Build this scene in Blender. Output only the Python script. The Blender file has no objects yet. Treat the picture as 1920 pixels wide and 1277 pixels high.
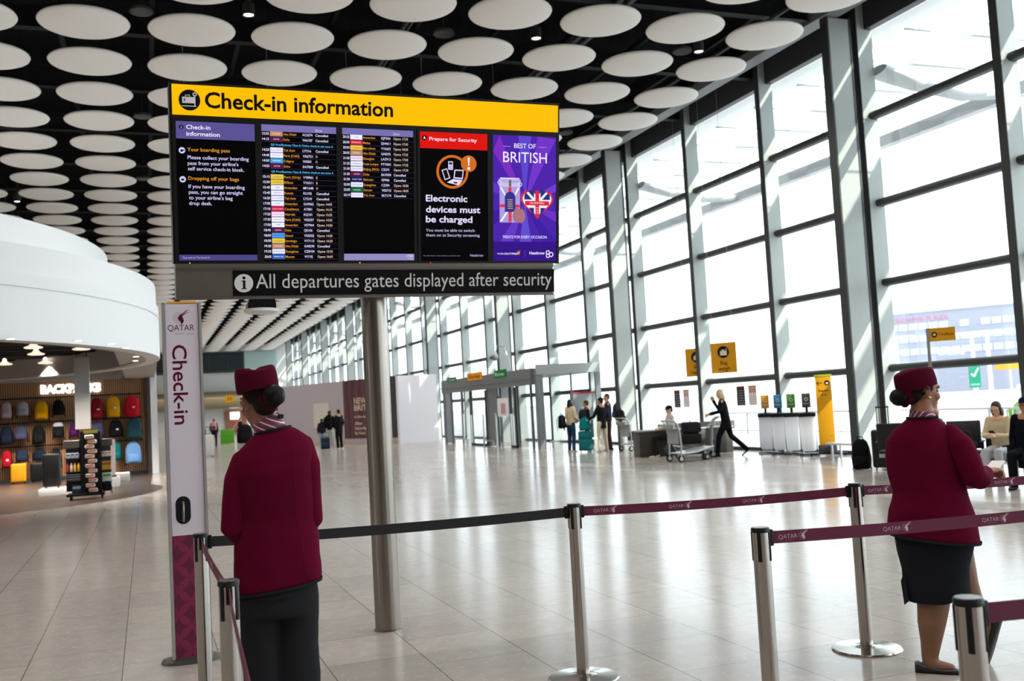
import bpy, bmesh, math, random
import numpy as np
from mathutils import Vector, Matrix
S = bpy.context.scene
COL = S.collection
random.seed(7)
R = math.radians
PI = math.pi

# ------------------------------------------------------------------ camera, sky, sun, exposure
cam_d = bpy.data.cameras.new('camera')
cam = bpy.data.objects.new('camera', cam_d)
COL.objects.link(cam)
cam_d.sensor_width = 36.0
cam_d.lens = 35.08
cam_d.clip_end = 2000
_r = Vector((0.93782, -0.342856, -0.054231)); _u = Vector((0.02894, -0.07846, 0.996497)); _f = Vector((0.34591, 0.936106, 0.063659))
cam.matrix_world = Matrix(((_r.x, _u.x, -_f.x, 0), (_r.y, _u.y, -_f.y, 0), (_r.z, _u.z, -_f.z, 1.6), (0, 0, 0, 1)))
cam_d.dof.use_dof = True
cam_d.dof.focus_distance = 5.8
cam_d.dof.aperture_fstop = 3.6
S.camera = cam

wd = bpy.data.worlds.new('hazy_sky'); S.world = wd; wd.use_nodes = True
bg = wd.node_tree.nodes['Background']
bg.inputs['Color'].default_value = (0.87, 0.94, 1.0, 1)
bg.inputs['Strength'].default_value = 3.6

sun_d = bpy.data.lights.new('sun', 'SUN'); sun = bpy.data.objects.new('sun', sun_d); COL.objects.link(sun)
sun_d.energy = 5.0; sun_d.angle = R(0.6); sun_d.color = (1.0, 0.93, 0.8)
sun.rotation_euler = Vector((0.42, -0.9, 0.56)).to_track_quat('Z', 'Y').to_euler()

# portal that guides the sky sampling through the glazed side
por_d = bpy.data.lights.new('window_portal', 'AREA'); por = bpy.data.objects.new('window_portal', por_d); COL.objects.link(por)
por_d.shape = 'RECTANGLE'; por_d.size = 9.6; por_d.size_y = 141.0
por_d.cycles.is_portal = True
por.location = (15.75, 43.0, 4.8); por.rotation_euler = (0, R(90), 0)

S.view_settings.view_transform = 'Standard'
S.view_settings.look = 'None'
S.view_settings.exposure = 0.42
S.view_settings.gamma = 1.0
S.view_settings.use_curve_mapping = False
S.cycles.use_denoising = True
S.cycles.max_bounces = 10
S.cycles.diffuse_bounces = 6
S.cycles.glossy_bounces = 4
S.cycles.transparent_max_bounces = 16
S.cycles.sample_clamp_indirect = 8.0
S.cycles.caustics_reflective = False
S.cycles.caustics_refractive = False

# ------------------------------------------------------------------ helpers
def srgb(h):
    c = [int(h[i:i + 2], 16) / 255 for i in (0, 2, 4)]
    return tuple(x / 12.92 if x <= 0.04045 else ((x + 0.055) / 1.055) ** 2.4 for x in c) + (1,)

MATS = {}
def mat(name, col, rough=0.6, metal=0.0, emit=None, estr=1.0, noise=0.0, nscale=30.0, bump=0.0, spec=0.5, coat=0.0, sheen=0.0, aniso=0.0):
    if name in MATS: return MATS[name]
    m = bpy.data.materials.new(name); m.use_nodes = True
    nt = m.node_tree; b = nt.nodes['Principled BSDF']
    if isinstance(col, str): col = srgb(col)
    if len(col) == 3: col = tuple(col) + (1,)
    b.inputs['Base Color'].default_value = col
    b.inputs['Roughness'].default_value = rough
    b.inputs['Metallic'].default_value = metal
    b.inputs['Specular IOR Level'].default_value = spec
    if coat: b.inputs['Coat Weight'].default_value = coat
    if sheen:
        b.inputs['Sheen Weight'].default_value = sheen; b.inputs['Sheen Tint'].default_value = col
    if emit is not None:
        if isinstance(emit, str): emit = srgb(emit)
        b.inputs['Emission Color'].default_value = tuple(emit[:3]) + (1,)
        b.inputs['Emission Strength'].default_value = estr
    if noise or bump:
        tc = nt.nodes.new('ShaderNodeTexCoord'); n = nt.nodes.new('ShaderNodeTexNoise')
        n.inputs['Scale'].default_value = nscale; n.inputs['Detail'].default_value = 4
        nt.links.new(tc.outputs['Object'], n.inputs['Vector'])
        if noise:
            mx = nt.nodes.new('ShaderNodeMix'); mx.data_type = 'RGBA'
            mx.inputs[6].default_value = tuple(max(0, c * (1 - noise)) for c in col[:3]) + (1,)
            mx.inputs[7].default_value = tuple(min(1, c * (1 + noise)) for c in col[:3]) + (1,)
            nt.links.new(n.outputs['Fac'], mx.inputs[0]); nt.links.new(mx.outputs[2], b.inputs['Base Color'])
        if bump:
            bp = nt.nodes.new('ShaderNodeBump'); bp.inputs['Strength'].default_value = bump; bp.inputs['Distance'].default_value = 0.002
            nt.links.new(n.outputs['Fac'], bp.inputs['Height']); nt.links.new(bp.outputs[0], b.inputs['Normal'])
    MATS[name] = m
    return m

def screen_mat(name, hexcol, k=1.0):
    return mat(name, (0.002, 0.002, 0.003, 1), 0.5, emit=hexcol, estr=k, spec=0.03)

def frame_z(d):
    d = Vector(d).normalized()
    a = Vector((0, 0, 1)) if abs(d.z) < 0.95 else Vector((1, 0, 0))
    x = a.cross(d).normalized(); y = d.cross(x)
    return x, y

class MB:
    def __init__(s): s.v = []; s.f = []; s.m = []; s.mi = 0; s.X = None
    def use(s, i): s.mi = i; return s
    def at(s, M): s.X = M; return s
    def add(s, vs, fs):
        o = len(s.v)
        if s.X is not None: vs = [s.X @ Vector(p) for p in vs]
        s.v.extend(tuple(p) for p in vs); s.f.extend(tuple(i + o for i in q) for q in fs); s.m.extend([s.mi] * len(fs)); return s
    def box(s, x0, x1, y0, y1, z0, z1):
        return s.add([(x0, y0, z0), (x1, y0, z0), (x1, y1, z0), (x0, y1, z0), (x0, y0, z1), (x1, y0, z1), (x1, y1, z1), (x0, y1, z1)],
                     [(3, 2, 1, 0), (4, 5, 6, 7), (0, 1, 5, 4), (1, 2, 6, 5), (2, 3, 7, 6), (3, 0, 4, 7)])
    def bar(s, p0, p1, w, h=None, up=(0, 0, 1)):
        h = h or w; p0 = Vector(p0); p1 = Vector(p1); d = (p1 - p0).normalized()
        x = d.cross(Vector(up))
        x = x.normalized() if x.length > 1e-4 else Vector((1, 0, 0)); y = x.cross(d)
        vs = [p + x * a * w / 2 + y * b * h / 2 for p in (p0, p1) for a, b in ((-1, -1), (1, -1), (1, 1), (-1, 1))]
        return s.add(vs, [(0, 1, 2, 3), (7, 6, 5, 4), (1, 0, 4, 5), (2, 1, 5, 6), (3, 2, 6, 7), (0, 3, 7, 4)])
    def rbox(s, c, size, r=0.02, seg=2, rot=None):
        bm = bmesh.new(); bmesh.ops.create_cube(bm, size=1.0)
        for v in bm.verts: v.co = Vector((v.co.x * size[0], v.co.y * size[1], v.co.z * size[2]))
        bmesh.ops.bevel(bm, geom=bm.edges[:], offset=min(r, min(size) * 0.49), segments=seg, profile=0.5, affect='EDGES', clamp_overlap=True)
        bm.verts.index_update()
        M = (rot.to_4x4() if rot is not None else Matrix.Identity(4))
        vs = [Vector(c) + (M @ v.co) for v in bm.verts]; fs = [[v.index for v in f.verts] for f in bm.faces]
        bm.free(); return s.add(vs, fs)
    def tube(s, pts, rad, n=12, cap=True, up=None, dome=False):
        pts = [Vector(p) for p in pts]; k = len(pts)
        if not isinstance(rad, (list,)): rad = [rad] * k
        if dome:
            def ext(a, b, r):
                d = (a - b).normalized(); rr = r[0] if isinstance(r, tuple) else r; rb = r[1] if isinstance(r, tuple) else r
                return [(a + d * min(rr, rb) * q, tuple(x * c for x in (rr, rb))) for q, c in ((0.5, 0.87), (0.87, 0.5), (0.98, 0.18))]
            A = ext(pts[0], pts[1], rad[0])[::-1]; B = ext(pts[-1], pts[-2], rad[-1])
            pts = [a for a, _ in A] + pts + [b for b, _ in B]; rad = [r for _, r in A] + list(rad) + [r for _, r in B]; k = len(pts)
        vs = []; x = None
        for i in range(k):
            d = (pts[min(i + 1, k - 1)] - pts[max(i - 1, 0)]).normalized()
            if x is None:
                if up is not None:
                    x = Vector(up).cross(d); x = x.normalized() if x.length > 1e-3 else frame_z(d)[0]
                else: x = frame_z(d)[0]
            else:
                x = (x - d * x.dot(d)); x = x.normalized() if x.length > 1e-6 else frame_z(d)[0]
            y = d.cross(x); r = rad[i]; a, b = r if isinstance(r, tuple) else (r, r)
            for j in range(n):
                t = 2 * PI * j / n; vs.append(pts[i] + x * math.cos(t) * a + y * math.sin(t) * b)
        fs = [(i * n + j, i * n + (j + 1) % n, (i + 1) * n + (j + 1) % n, (i + 1) * n + j) for i in range(k - 1) for j in range(n)]
        if cap: fs += [tuple(range(n))[::-1], tuple((k - 1) * n + j for j in range(n))]
        return s.add(vs, fs)
    def cyl(s, p0, p1, r, n=16, cap=True): return s.tube([p0, p1], r, n, cap)
    def rings(s, rows, n=28, cap=True, pw=2.0):
        """rows: (cx, cy, z, rx, ry[, rot]) horizontal super-ellipse sections lofted together"""
        vs = []
        for row in rows:
            cx, cy, z, rx, ry = row[:5]; ro = row[5] if len(row) > 5 else 0
            for j in range(n):
                t = 2 * PI * j / n; c, q = math.cos(t), math.sin(t)
                c = math.copysign(abs(c) ** (2 / pw), c) * rx; q = math.copysign(abs(q) ** (2 / pw), q) * ry
                vs.append((cx + c * math.cos(ro) - q * math.sin(ro), cy + c * math.sin(ro) + q * math.cos(ro), z))
        k = len(rows)
        fs = [(i * n + j, i * n + (j + 1) % n, (i + 1) * n + (j + 1) % n, (i + 1) * n + j) for i in range(k - 1) for j in range(n)]
        if cap: fs += [tuple(range(n))[::-1], tuple((k - 1) * n + j for j in range(n))]
        return s.add(vs, fs)
    def sph(s, c, r, rot=None, nu=16, nv=10):
        if not isinstance(r, tuple): r = (r, r, r)
        M = rot if rot is not None else Matrix.Identity(3)
        vs = [Vector(c) + M @ Vector((0, 0, -r[2]))]
        for i in range(1, nv):
            a = -PI / 2 + PI * i / nv
            for j in range(nu):
                b = 2 * PI * j / nu
                vs.append(Vector(c) + M @ Vector((math.cos(a) * math.cos(b) * r[0], math.cos(a) * math.sin(b) * r[1], math.sin(a) * r[2])))
        vs.append(Vector(c) + M @ Vector((0, 0, r[2]))); L = len(vs) - 1
        fs = [(0, 1 + (j + 1) % nu, 1 + j) for j in range(nu)]
        for i in range(nv - 2):
            o = 1 + i * nu
            fs += [(o + j, o + (j + 1) % nu, o + nu + (j + 1) % nu, o + nu + j) for j in range(nu)]
        o = 1 + (nv - 2) * nu
        fs += [(o + j, o + (j + 1) % nu, L) for j in range(nu)]
        return s.add(vs, fs)
    def lathe(s, prof, c=(0, 0, 0), n=32):
        k = len(prof); c = Vector(c)
        vs = [c + Vector((r * math.cos(2 * PI * j / n), r * math.sin(2 * PI * j / n), z)) for r, z in prof for j in range(n)]
        fs = [(i * n + j, i * n + (j + 1) % n, (i + 1) * n + (j + 1) % n, (i + 1) * n + j) for i in range(k - 1) for j in range(n)]
        fs += [tuple(range(n))[::-1], tuple((k - 1) * n + j for j in range(n))]
        return s.add(vs, fs)
    def prism(s, pts, M, t):
        """2-D outline (local x, y) placed by the 4x4 M and extruded by t along local -z"""
        n = len(pts); vs = [M @ Vector((x, y, 0)) for x, y in pts] + [M @ Vector((x, y, -t)) for x, y in pts]
        fs = [tuple(range(n)), tuple(range(2 * n - 1, n - 1, -1))] + [(i, i + n, (i + 1) % n + n, (i + 1) % n) for i in range(n)]
        return s.add(vs, fs)
    def quad(s, a, b, c, d): return s.add([a, b, c, d], [(0, 1, 2, 3)])
    def mesh(s, name, mats=None):
        me = bpy.data.meshes.new(name); me.from_pydata(s.v, [], s.f)
        for m in (mats or []): me.materials.append(m)
        if s.m and max(s.m) > 0: me.polygons.foreach_set('material_index', s.m)
        me.validate(); me.update(); return me
    def build(s, name, mats, parent=None, smooth=None, loc=None, rotz=0, label=None):
        if not isinstance(mats, (list, tuple)): mats = [mats]
        me = s.mesh(name, mats)
        if smooth:
            me.polygons.foreach_set('use_smooth', [True] * len(me.polygons)); me.set_sharp_from_angle(angle=R(smooth))
        o = bpy.data.objects.new(name, me); COL.objects.link(o)
        if parent is not None: o.parent = parent
        if loc is not None: o.location = loc
        if rotz: o.rotation_euler.z = rotz
        if label: o['label'] = label
        return o

def tag(o, label, cat, group=None, kind=None):
    o['label'] = label; o['category'] = cat
    if group: o['group'] = group
    if kind: o['kind'] = kind
    return o
def thing(name, label, cat, loc=(0, 0, 0), rotz=0, group=None):
    o = bpy.data.objects.new(name, None); COL.objects.link(o); o.empty_display_size = 0.1
    o.location = loc; o.rotation_euler.z = rotz
    return tag(o, label, cat, group)
def struct(o): o['kind'] = 'structure'; return o
def kids(o): return [c for c in COL.objects if c.parent == o]
def copy_tree(o, loc=None, rotz=None, label=None, parent=None, kidmap=None):
    c = o.copy(); COL.objects.link(c)
    if parent is not None: c.parent = parent
    if loc is not None: c.location = loc
    if rotz is not None: c.rotation_euler.z = rotz
    if label: c['label'] = label
    for k in o.children: copy_tree(k, parent=c)
    return c

# ---- lettering
_tc = {}
def text_geo(body, bold=0.0):
    key = (body, bold)
    if key in _tc: return _tc[key]
    cu = bpy.data.curves.new('lettering', 'FONT'); cu.body = body; cu.size = 1.0; cu.resolution_u = 3; cu.offset = bold
    ob = bpy.data.objects.new('lettering', cu); COL.objects.link(ob)
    dg = bpy.context.evaluated_depsgraph_get(); ev = ob.evaluated_get(dg); me = ev.to_mesh()
    vs = [tuple(v.co) for v in me.vertices]; fs = [tuple(p.vertices) for p in me.polygons]
    ev.to_mesh_clear(); bpy.data.objects.remove(ob); bpy.data.curves.remove(cu)
    _tc[key] = (vs, fs); return vs, fs
_h = text_geo('H'); CAP = max(v[1] for v in _h[0])
def text(mb, body, M, x0, y0, cap, width=None, bold=0.0, align='l', z=0.0):
    """lettering with its baseline start at (x0, y0) in the frame M (x right, y up); cap = capital height"""
    vs, fs = text_geo(body, bold)
    if not vs: return 0
    xa = min(v[0] for v in vs); xb = max(v[0] for v in vs); sy = cap / CAP; sx = sy
    if width: sx = width / (xb - xa)
    w = (xb - xa) * sx; off = {'l': 0, 'c': -w / 2, 'r': -w}[align]
    mb.add([M @ Vector((x0 + off + (v[0] - xa) * sx, y0 + v[1] * sy, z)) for v in vs], fs); return w
def disc2(mb, M, cx, cy, r, n=24, z=0.0, ry=None):
    mb.add([M @ Vector((cx + r * math.cos(2 * PI * i / n), cy + (ry or r) * math.sin(2 * PI * i / n), z)) for i in range(n)], [tuple(range(n))])
def ring2(mb, M, cx, cy, r0, r1, n=32, z=0.0, a0=0, a1=2 * PI):
    vs = []
    for i in range(n + 1):
        t = a0 + (a1 - a0) * i / n
        vs += [M @ Vector((cx + r * math.cos(t), cy + r * math.sin(t), z)) for r in (r0, r1)]
    mb.add(vs, [(2 * i, 2 * i + 1, 2 * i + 3, 2 * i + 2) for i in range(n)])
def rect2(mb, M, x0, y0, x1, y1, z=0.0):
    mb.add([M @ Vector(p) for p in ((x0, y0, z), (x1, y0, z), (x1, y1, z), (x0, y1, z))], [(0, 1, 2, 3)])
def poly2(mb, M, pts, z=0.0): mb.add([M @ Vector((x, y, z)) for x, y in pts], [tuple(range(len(pts)))])
def line2(mb, M, pts, w, z=0.0):
    for (x0, y0), (x1, y1) in zip(pts[:-1], pts[1:]):
        d = math.hypot(x1 - x0, y1 - y0) or 1e-6; nx, ny = -(y1 - y0) / d * w / 2, (x1 - x0) / d * w / 2
        poly2(mb, M, [(x0 + nx, y0 + ny), (x0 - nx, y0 - ny), (x1 - nx, y1 - ny), (x1 + nx, y1 + ny)], z)
def face_frame(o, right, up):
    """4x4 whose local x, y lie along right, up at origin o; local z looks out of the face"""
    r = Vector(right).normalized(); u = Vector(up).normalized(); n = r.cross(u)
    return Matrix(((r.x, u.x, n.x, o[0]), (r.y, u.y, n.y, o[1]), (r.z, u.z, n.z, o[2]), (0, 0, 0, 1)))

# ---- organic shapes: overlapping closed pieces fused into one skin
def fuse(mb, voxel, smooth=4, fac=0.5):
    me = mb.mesh('fusing'); ob = bpy.data.objects.new('fusing', me); COL.objects.link(ob)
    rm = ob.modifiers.new('r', 'REMESH'); rm.mode = 'VOXEL'; rm.voxel_size = voxel; rm.adaptivity = 0
    if smooth:
        sm = ob.modifiers.new('s', 'SMOOTH'); sm.iterations = smooth; sm.factor = fac
    dg = bpy.context.evaluated_depsgraph_get(); ev = ob.evaluated_get(dg); m2 = ev.to_mesh()
    out = MB(); out.v = [tuple(v.co) for v in m2.vertices]; out.f = [tuple(p.vertices) for p in m2.polygons]; out.m = [0] * len(out.f)
    ev.to_mesh_clear(); bpy.data.objects.remove(ob); bpy.data.meshes.remove(me)
    return out
def paint(mb, fn):
    for i, f in enumerate(mb.f):
        c = [sum(mb.v[j][a] for j in f) / len(f) for a in range(3)]
        mb.m[i] = fn(*c)
    return mb
# ------------------------------------------------------------------ setting: floor, ceiling, glazed wall
def floor_material():
    m = bpy.data.materials.new('pale_stone_tiles'); m.use_nodes = True; nt = m.node_tree; b = nt.nodes['Principled BSDF']; L = nt.links.new
    N = lambda t, **k: (lambda n: ([setattr(n, a, v) for a, v in k.items()], n)[1])(nt.nodes.new(t))
    def math_(op, a, bb=None, c=None):
        n = N('ShaderNodeMath', operation=op)
        for i, x in enumerate((a, bb, c)):
            if x is None: continue
            if isinstance(x, (int, float)): n.inputs[i].default_value = x
            else: L(x, n.inputs[i])
        return n.outputs[0]
    tc = N('ShaderNodeTexCoord'); sp = N('ShaderNodeSeparateXYZ'); L(tc.outputs['Object'], sp.inputs[0])
    u = math_('DIVIDE', math_('ADD', sp.outputs[0], -1.645), 0.6125)
    ci = math_('FLOOR', u); fu = math_('FRACT', u)
    wn = N('ShaderNodeTexWhiteNoise', noise_dimensions='1D'); L(ci, wn.inputs['W'])
    v = math_('ADD', math_('DIVIDE', sp.outputs[1], 0.735), wn.outputs['Value'])
    ri = math_('FLOOR', v); fv = math_('FRACT', v)
    eu = math_('MULTIPLY', math_('MINIMUM', fu, math_('SUBTRACT', 1.0, fu)), 0.6125)
    ev = math_('MULTIPLY', math_('MINIMUM', fv, math_('SUBTRACT', 1.0, fv)), 0.735)
    gr = math_('MAXIMUM', math_('LESS_THAN', eu, 0.0034), math_('MULTIPLY', math_('LESS_THAN', ev, 0.0028), 0.8))
    w2 = N('ShaderNodeTexWhiteNoise', noise_dimensions='2D'); cx = N('ShaderNodeCombineXYZ'); L(ci, cx.inputs[0]); L(ri, cx.inputs[1]); L(cx.outputs[0], w2.inputs['Vector'])
    n1 = N('ShaderNodeTexNoise'); n1.inputs['Scale'].default_value = 9; n1.inputs['Detail'].default_value = 6; L(tc.outputs['Object'], n1.inputs['Vector'])
    vo = N('ShaderNodeTexVoronoi'); vo.inputs['Scale'].default_value = 16; L(tc.outputs['Object'], vo.inputs['Vector'])
    n2 = N('ShaderNodeTexNoise'); n2.inputs['Scale'].default_value = 26; n2.inputs['Detail'].default_value = 2; L(tc.outputs['Object'], n2.inputs['Vector'])
    chip = math_('MULTIPLY', math_('LESS_THAN', math_('ADD', vo.outputs['Distance'], math_('MULTIPLY', n2.outputs['Fac'], 0.3)), 0.335), 1.0)
    def mix(fac, a, bb):
        x = N('ShaderNodeMix', data_type='RGBA')
        if isinstance(fac, (int, float)): x.inputs[0].default_value = fac
        else: L(fac, x.inputs[0])
        for i, c in ((6, a), (7, bb)):
            if isinstance(c, tuple): x.inputs[i].default_value = c
            else: L(c, x.inputs[i])
        return x.outputs[2]
    base = mix(math_('MULTIPLY_ADD', n1.outputs['Fac'], 1.4, -0.2), (0.33, 0.30, 0.275, 1), (0.43, 0.395, 0.365, 1))
    base = mix(math_('MULTIPLY', w2.outputs['Value'], 0.35), base, (0.27, 0.25, 0.235, 1))
    base = mix(math_('MULTIPLY', chip, 0.5), base, (0.52, 0.46, 0.42, 1))
    base = mix(math_('MULTIPLY', gr, 0.85), base, (0.06, 0.052, 0.046, 1))
    L(base, b.inputs['Base Color'])
    L(math_('MULTIPLY_ADD', n1.outputs['Fac'], 0.03, 0.15), b.inputs['Roughness'])
    b.inputs['Specular IOR Level'].default_value = 0.13
    return m
M_floor = floor_material()
struct(MB().box(-32, 15.62, -28, 114, -0.3, 0).build('floor', M_floor))

M_deck = mat('dark_roof_deck', (0.005, 0.005, 0.006), 0.9, spec=.1)
M_truss = mat('dark_roof_steel', (0.013, 0.0135, 0.015), 0.6, spec=.2)
M_duct = mat('roof_service_pipe', (0.05, 0.052, 0.055), 0.45, metal=0.3)
c = MB().box(-32, 16.2, -28, 114, 10.6, 10.9)
c.use(1)
for i in range(38):
    y = -27.5 + 3.81 * i
    c.box(-32, 15.3, y - 0.11, y + 0.11, 10.25, 10.28).box(-32, 15.3, y - 0.02, y + 0.02, 9.85, 10.25).box(-32, 15.3, y - 0.11, y + 0.11, 9.82, 9.85)
for j in range(24):
    x = -31.0 + 1.896 * j + 1.03 - 0.0
    c.box(x - 0.05, x + 0.05, -28, 113, 10.3, 10.42)
c.use(2)
for x in (12.95, 9.2, 9.45, 5.3):
    c.tube([(x, -27, 9.62), (x, 113, 9.62)], 0.045, 8).tube([(x + 0.18, -27, 9.72), (x + 0.18, 113, 9.72)], 0.03, 8)
struct(c.build('ceiling', [M_deck, M_truss, M_duct]))

M_plast = mat('off_white_render', (0.62, 0.60, 0.57), 0.8)
M_end = mat('pale_wall_panels', (0.72, 0.71, 0.68), 0.6)
struct(MB().box(-32.3, -32, -28, 114, -0.3, 10.6).build('wall_left', M_plast))
e = MB().box(-32, 15.6, 113.6, 113.9, -0.3, 10.6)
struct(e.build('wall_end', M_end))

M_char = mat('charcoal_frame_paint', (0.035, 0.039, 0.041), 0.5)
M_silv = mat('silver_grey_fin_paint', (0.43, 0.465, 0.45), 0.5, noise=0.06, nscale=3)
M_edge = mat('grey_edge_beam_paint', (0.20, 0.215, 0.22), 0.5)
def glass_mat(name, tint, refl=0.5):
    m = bpy.data.materials.new(name); m.use_nodes = True; nt = m.node_tree; nt.nodes.clear()
    o = nt.nodes.new('ShaderNodeOutputMaterial'); mx = nt.nodes.new('ShaderNodeMixShader'); t = nt.nodes.new('ShaderNodeBsdfTransparent'); g = nt.nodes.new('ShaderNodeBsdfGlossy')
    fr = nt.nodes.new('ShaderNodeFresnel'); fr.inputs['IOR'].default_value = 1.45
    mu = nt.nodes.new('ShaderNodeMath'); mu.operation = 'MULTIPLY'; mu.inputs[1].default_value = refl
    t.inputs['Color'].default_value = tint; g.inputs['Roughness'].default_value = 0.02
    L = nt.links.new; L(fr.outputs[0], mu.inputs[0]); L(mu.outputs[0], mx.inputs[0]); L(t.outputs[0], mx.inputs[1]); L(g.outputs[0], mx.inputs[2]); L(mx.outputs[0], o.inputs[0])
    return m
M_glass = glass_mat('clear_window_glass', (0.95, 0.98, 0.98, 1), 0.25)
Y0, DY = 13.84, 3.81
TZ = (1.94, 3.83, 5.60, 7.56)
K0, K1 = -10, 26
w = MB()
for i in range(13): w.box(-32 + 3.95 * i - 0.1, -32 + 3.95 * i + 0.1, -28.3, -28, 0, 10.6)
for z in (0.05,) + TZ + (9.6,): w.box(-32, 15.6, -28.25, -28.05, z - 0.08, z + 0.08)
w.use(1).box(-32, 15.6, -28.18, -28.12, 0, 10.6)
struct(w.build('wall_back', [M_char, mat('taupe_end_wall', (0.30, 0.27, 0.24), 0.7)]))
dprof = [(0, -0.085), (-0.10, -0.085), (-0.15, -0.075), (-0.185, -0.045), (-0.195, 0), (-0.185, 0.045), (-0.15, 0.075), (-0.10, 0.085), (0, 0.085)]
p_mul = MB().use(1).box(15.10, 15.50, 0, 0.19, 0, 10.3).use(0).box(15.085, 15.10, -0.002, 0.192, 0, 10.3).mesh('mullion', [M_char, M_silv])
p_tr = MB(); nprof = len(dprof)
p_tr.add([(15.44 + x, y, z) for y in (0.192, DY - 0.002) for x, z in dprof], [tuple(range(nprof)), tuple(range(2 * nprof - 1, nprof - 1, -1))] + [(i, i + nprof, (i + 1) % nprof + nprof, (i + 1) % nprof) for i in range(nprof)])
p_tr = p_tr.mesh('transom', [M_char])
g = MB(); zz = (0.0,) + TZ + (9.55,)
for a, b_ in zip(zz[:-1], zz[1:]): g.box(15.445, 15.465, 0.19, DY, a + 0.08, b_ - 0.08)
p_gl = g.mesh('pane', [M_glass])
p_hd = MB().box(15.30, 15.50, 0.19, DY, 9.52, 10.6).box(14.62, 15.3, 0.0, DY, 10.2, 10.3).mesh('head_panel', [M_char])
p_cl = MB().box(15.36, 15.5, 0.19, DY, 0, 0.09).mesh('sill', [M_char])
for k in range(K0, K1):
    w = bpy.data.objects.new('window_%d' % (k - K0 + 1), None); COL.objects.link(w); w.location = (0, Y0 + DY * k, 0); struct(w)
    for nm, me, zs in (('mullion', p_mul, (0,)), ('transom', p_tr, TZ), ('pane', p_gl, (0,)), ('head_panel', p_hd, (0,)), ('sill', p_cl, (0,))):
        for z in zs:
            o = bpy.data.objects.new(nm, me); COL.objects.link(o); o.parent = w; o.location = (0, 0, z)
p_col = MB().use(1).box(14.34, 14.90, 0.0, 0.22, 0, 9.72).use(0).box(14.30, 14.34, -0.01, 0.235, 0, 9.75).box(14.88, 14.93, -0.01, 0.235, 0, 9.75).mesh('column', [M_char, M_silv])
n = 0
for k in range(K0, K1):
    if (k - 1) % 3 == 0:
        n += 1
        o = bpy.data.objects.new('column_%d' % n, p_col); COL.objects.link(o); o.location = (0, Y0 + DY * k, 0); struct(o)
struct(MB().box(14.22, 14.62, Y0 + DY * K0, Y0 + DY * K1, 9.75, 9.98).build('beam_edge', M_edge))

# ground outside
M_asph = mat('pale_forecourt_paving', (0.42, 0.42, 0.43), 0.9)
struct(MB().box(15.62, 420, -200, 500, -0.4, -0.05).build('ground_outside', M_asph))

# ------------------------------------------------------------------ ceiling discs
M_disc = mat('matt_white_disc', (0.86, 0.835, 0.80), 0.75)
ZC, DR = 9.0, 0.80
prof = [(0.001, -0.105), (0.25, -0.098), (0.45, -0.08), (0.62, -0.052), (0.73, -0.022), (0.785, 0.004), (0.80, 0.03), (0.785, 0.052), (0.70, 0.062), (0.001, 0.066)]
dm = MB().lathe(prof, n=40).use(1)
for q in range(3):
    a = q * 2 * PI / 3; dm.cyl((0.4 * math.cos(a), 0.4 * math.sin(a), 0.05), (0.4 * math.cos(a), 0.4 * math.sin(a), 1.6), 0.002, 4)
dme = dm.mesh('ceiling_disc', [M_disc, M_deck]); dme.polygons.foreach_set('use_smooth', [True] * len(dme.polygons))
cells = []
for j in range(-8, 44):
    for k in range(-16, 7):
        x, y = 1.03 + 1.896 * k, 19.42 + 2.116 * j
        if y > 112.6: continue
        d = Vector((x, y, ZC)) - Vector((0, 0, 1.6)); zf = d.dot(_f)
        if zf < 1: continue
        px, py = 960 + 1871 * d.dot(_r) / zf, 638.5 - 1871 * d.dot(_u) / zf; s = 800 / zf * 1.871
        hid = 325 < px < 1040 and 185 < py < 548
        hid = hid or (px < 190 and py > 420 + 0.3 * px) or (190 <= px < 300 and py > 505)
        inv = -s < px < 1920 + s and -s * 0.6 < py < 1277
        cells.append((0 if inv and not hid else 1, zf, x, y))
cells.sort()
first = [c_ for c_ in cells if c_[0] == 0][:300]
keep = set(first)
for i, (h_, zf, x, y) in enumerate(first):
    o = bpy.data.objects.new('ceiling_disc', dme); COL.objects.link(o); o.location = (x, y, ZC)
    tag(o, 'round white domed disc hanging in rows under the dark ceiling', 'ceiling disc', 'white discs under the ceiling')
lo = MB(); lp = [(0.001, -0.105), (0.45, -0.08), (0.73, -0.022), (0.80, 0.03), (0.70, 0.062), (0.001, 0.066)]
for c_ in cells:
    if c_ not in keep: lo.lathe(lp, (c_[2], c_[3], ZC), 18).cyl((c_[2], c_[3], ZC + 0.05), (c_[2], c_[3], 10.6), 0.003, 3)
o = lo.build('distant_ceiling_discs', M_disc, smooth=60)
tag(o, 'rows of small white discs covering the far and side ceiling', 'ceiling discs', kind='stuff')

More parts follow.
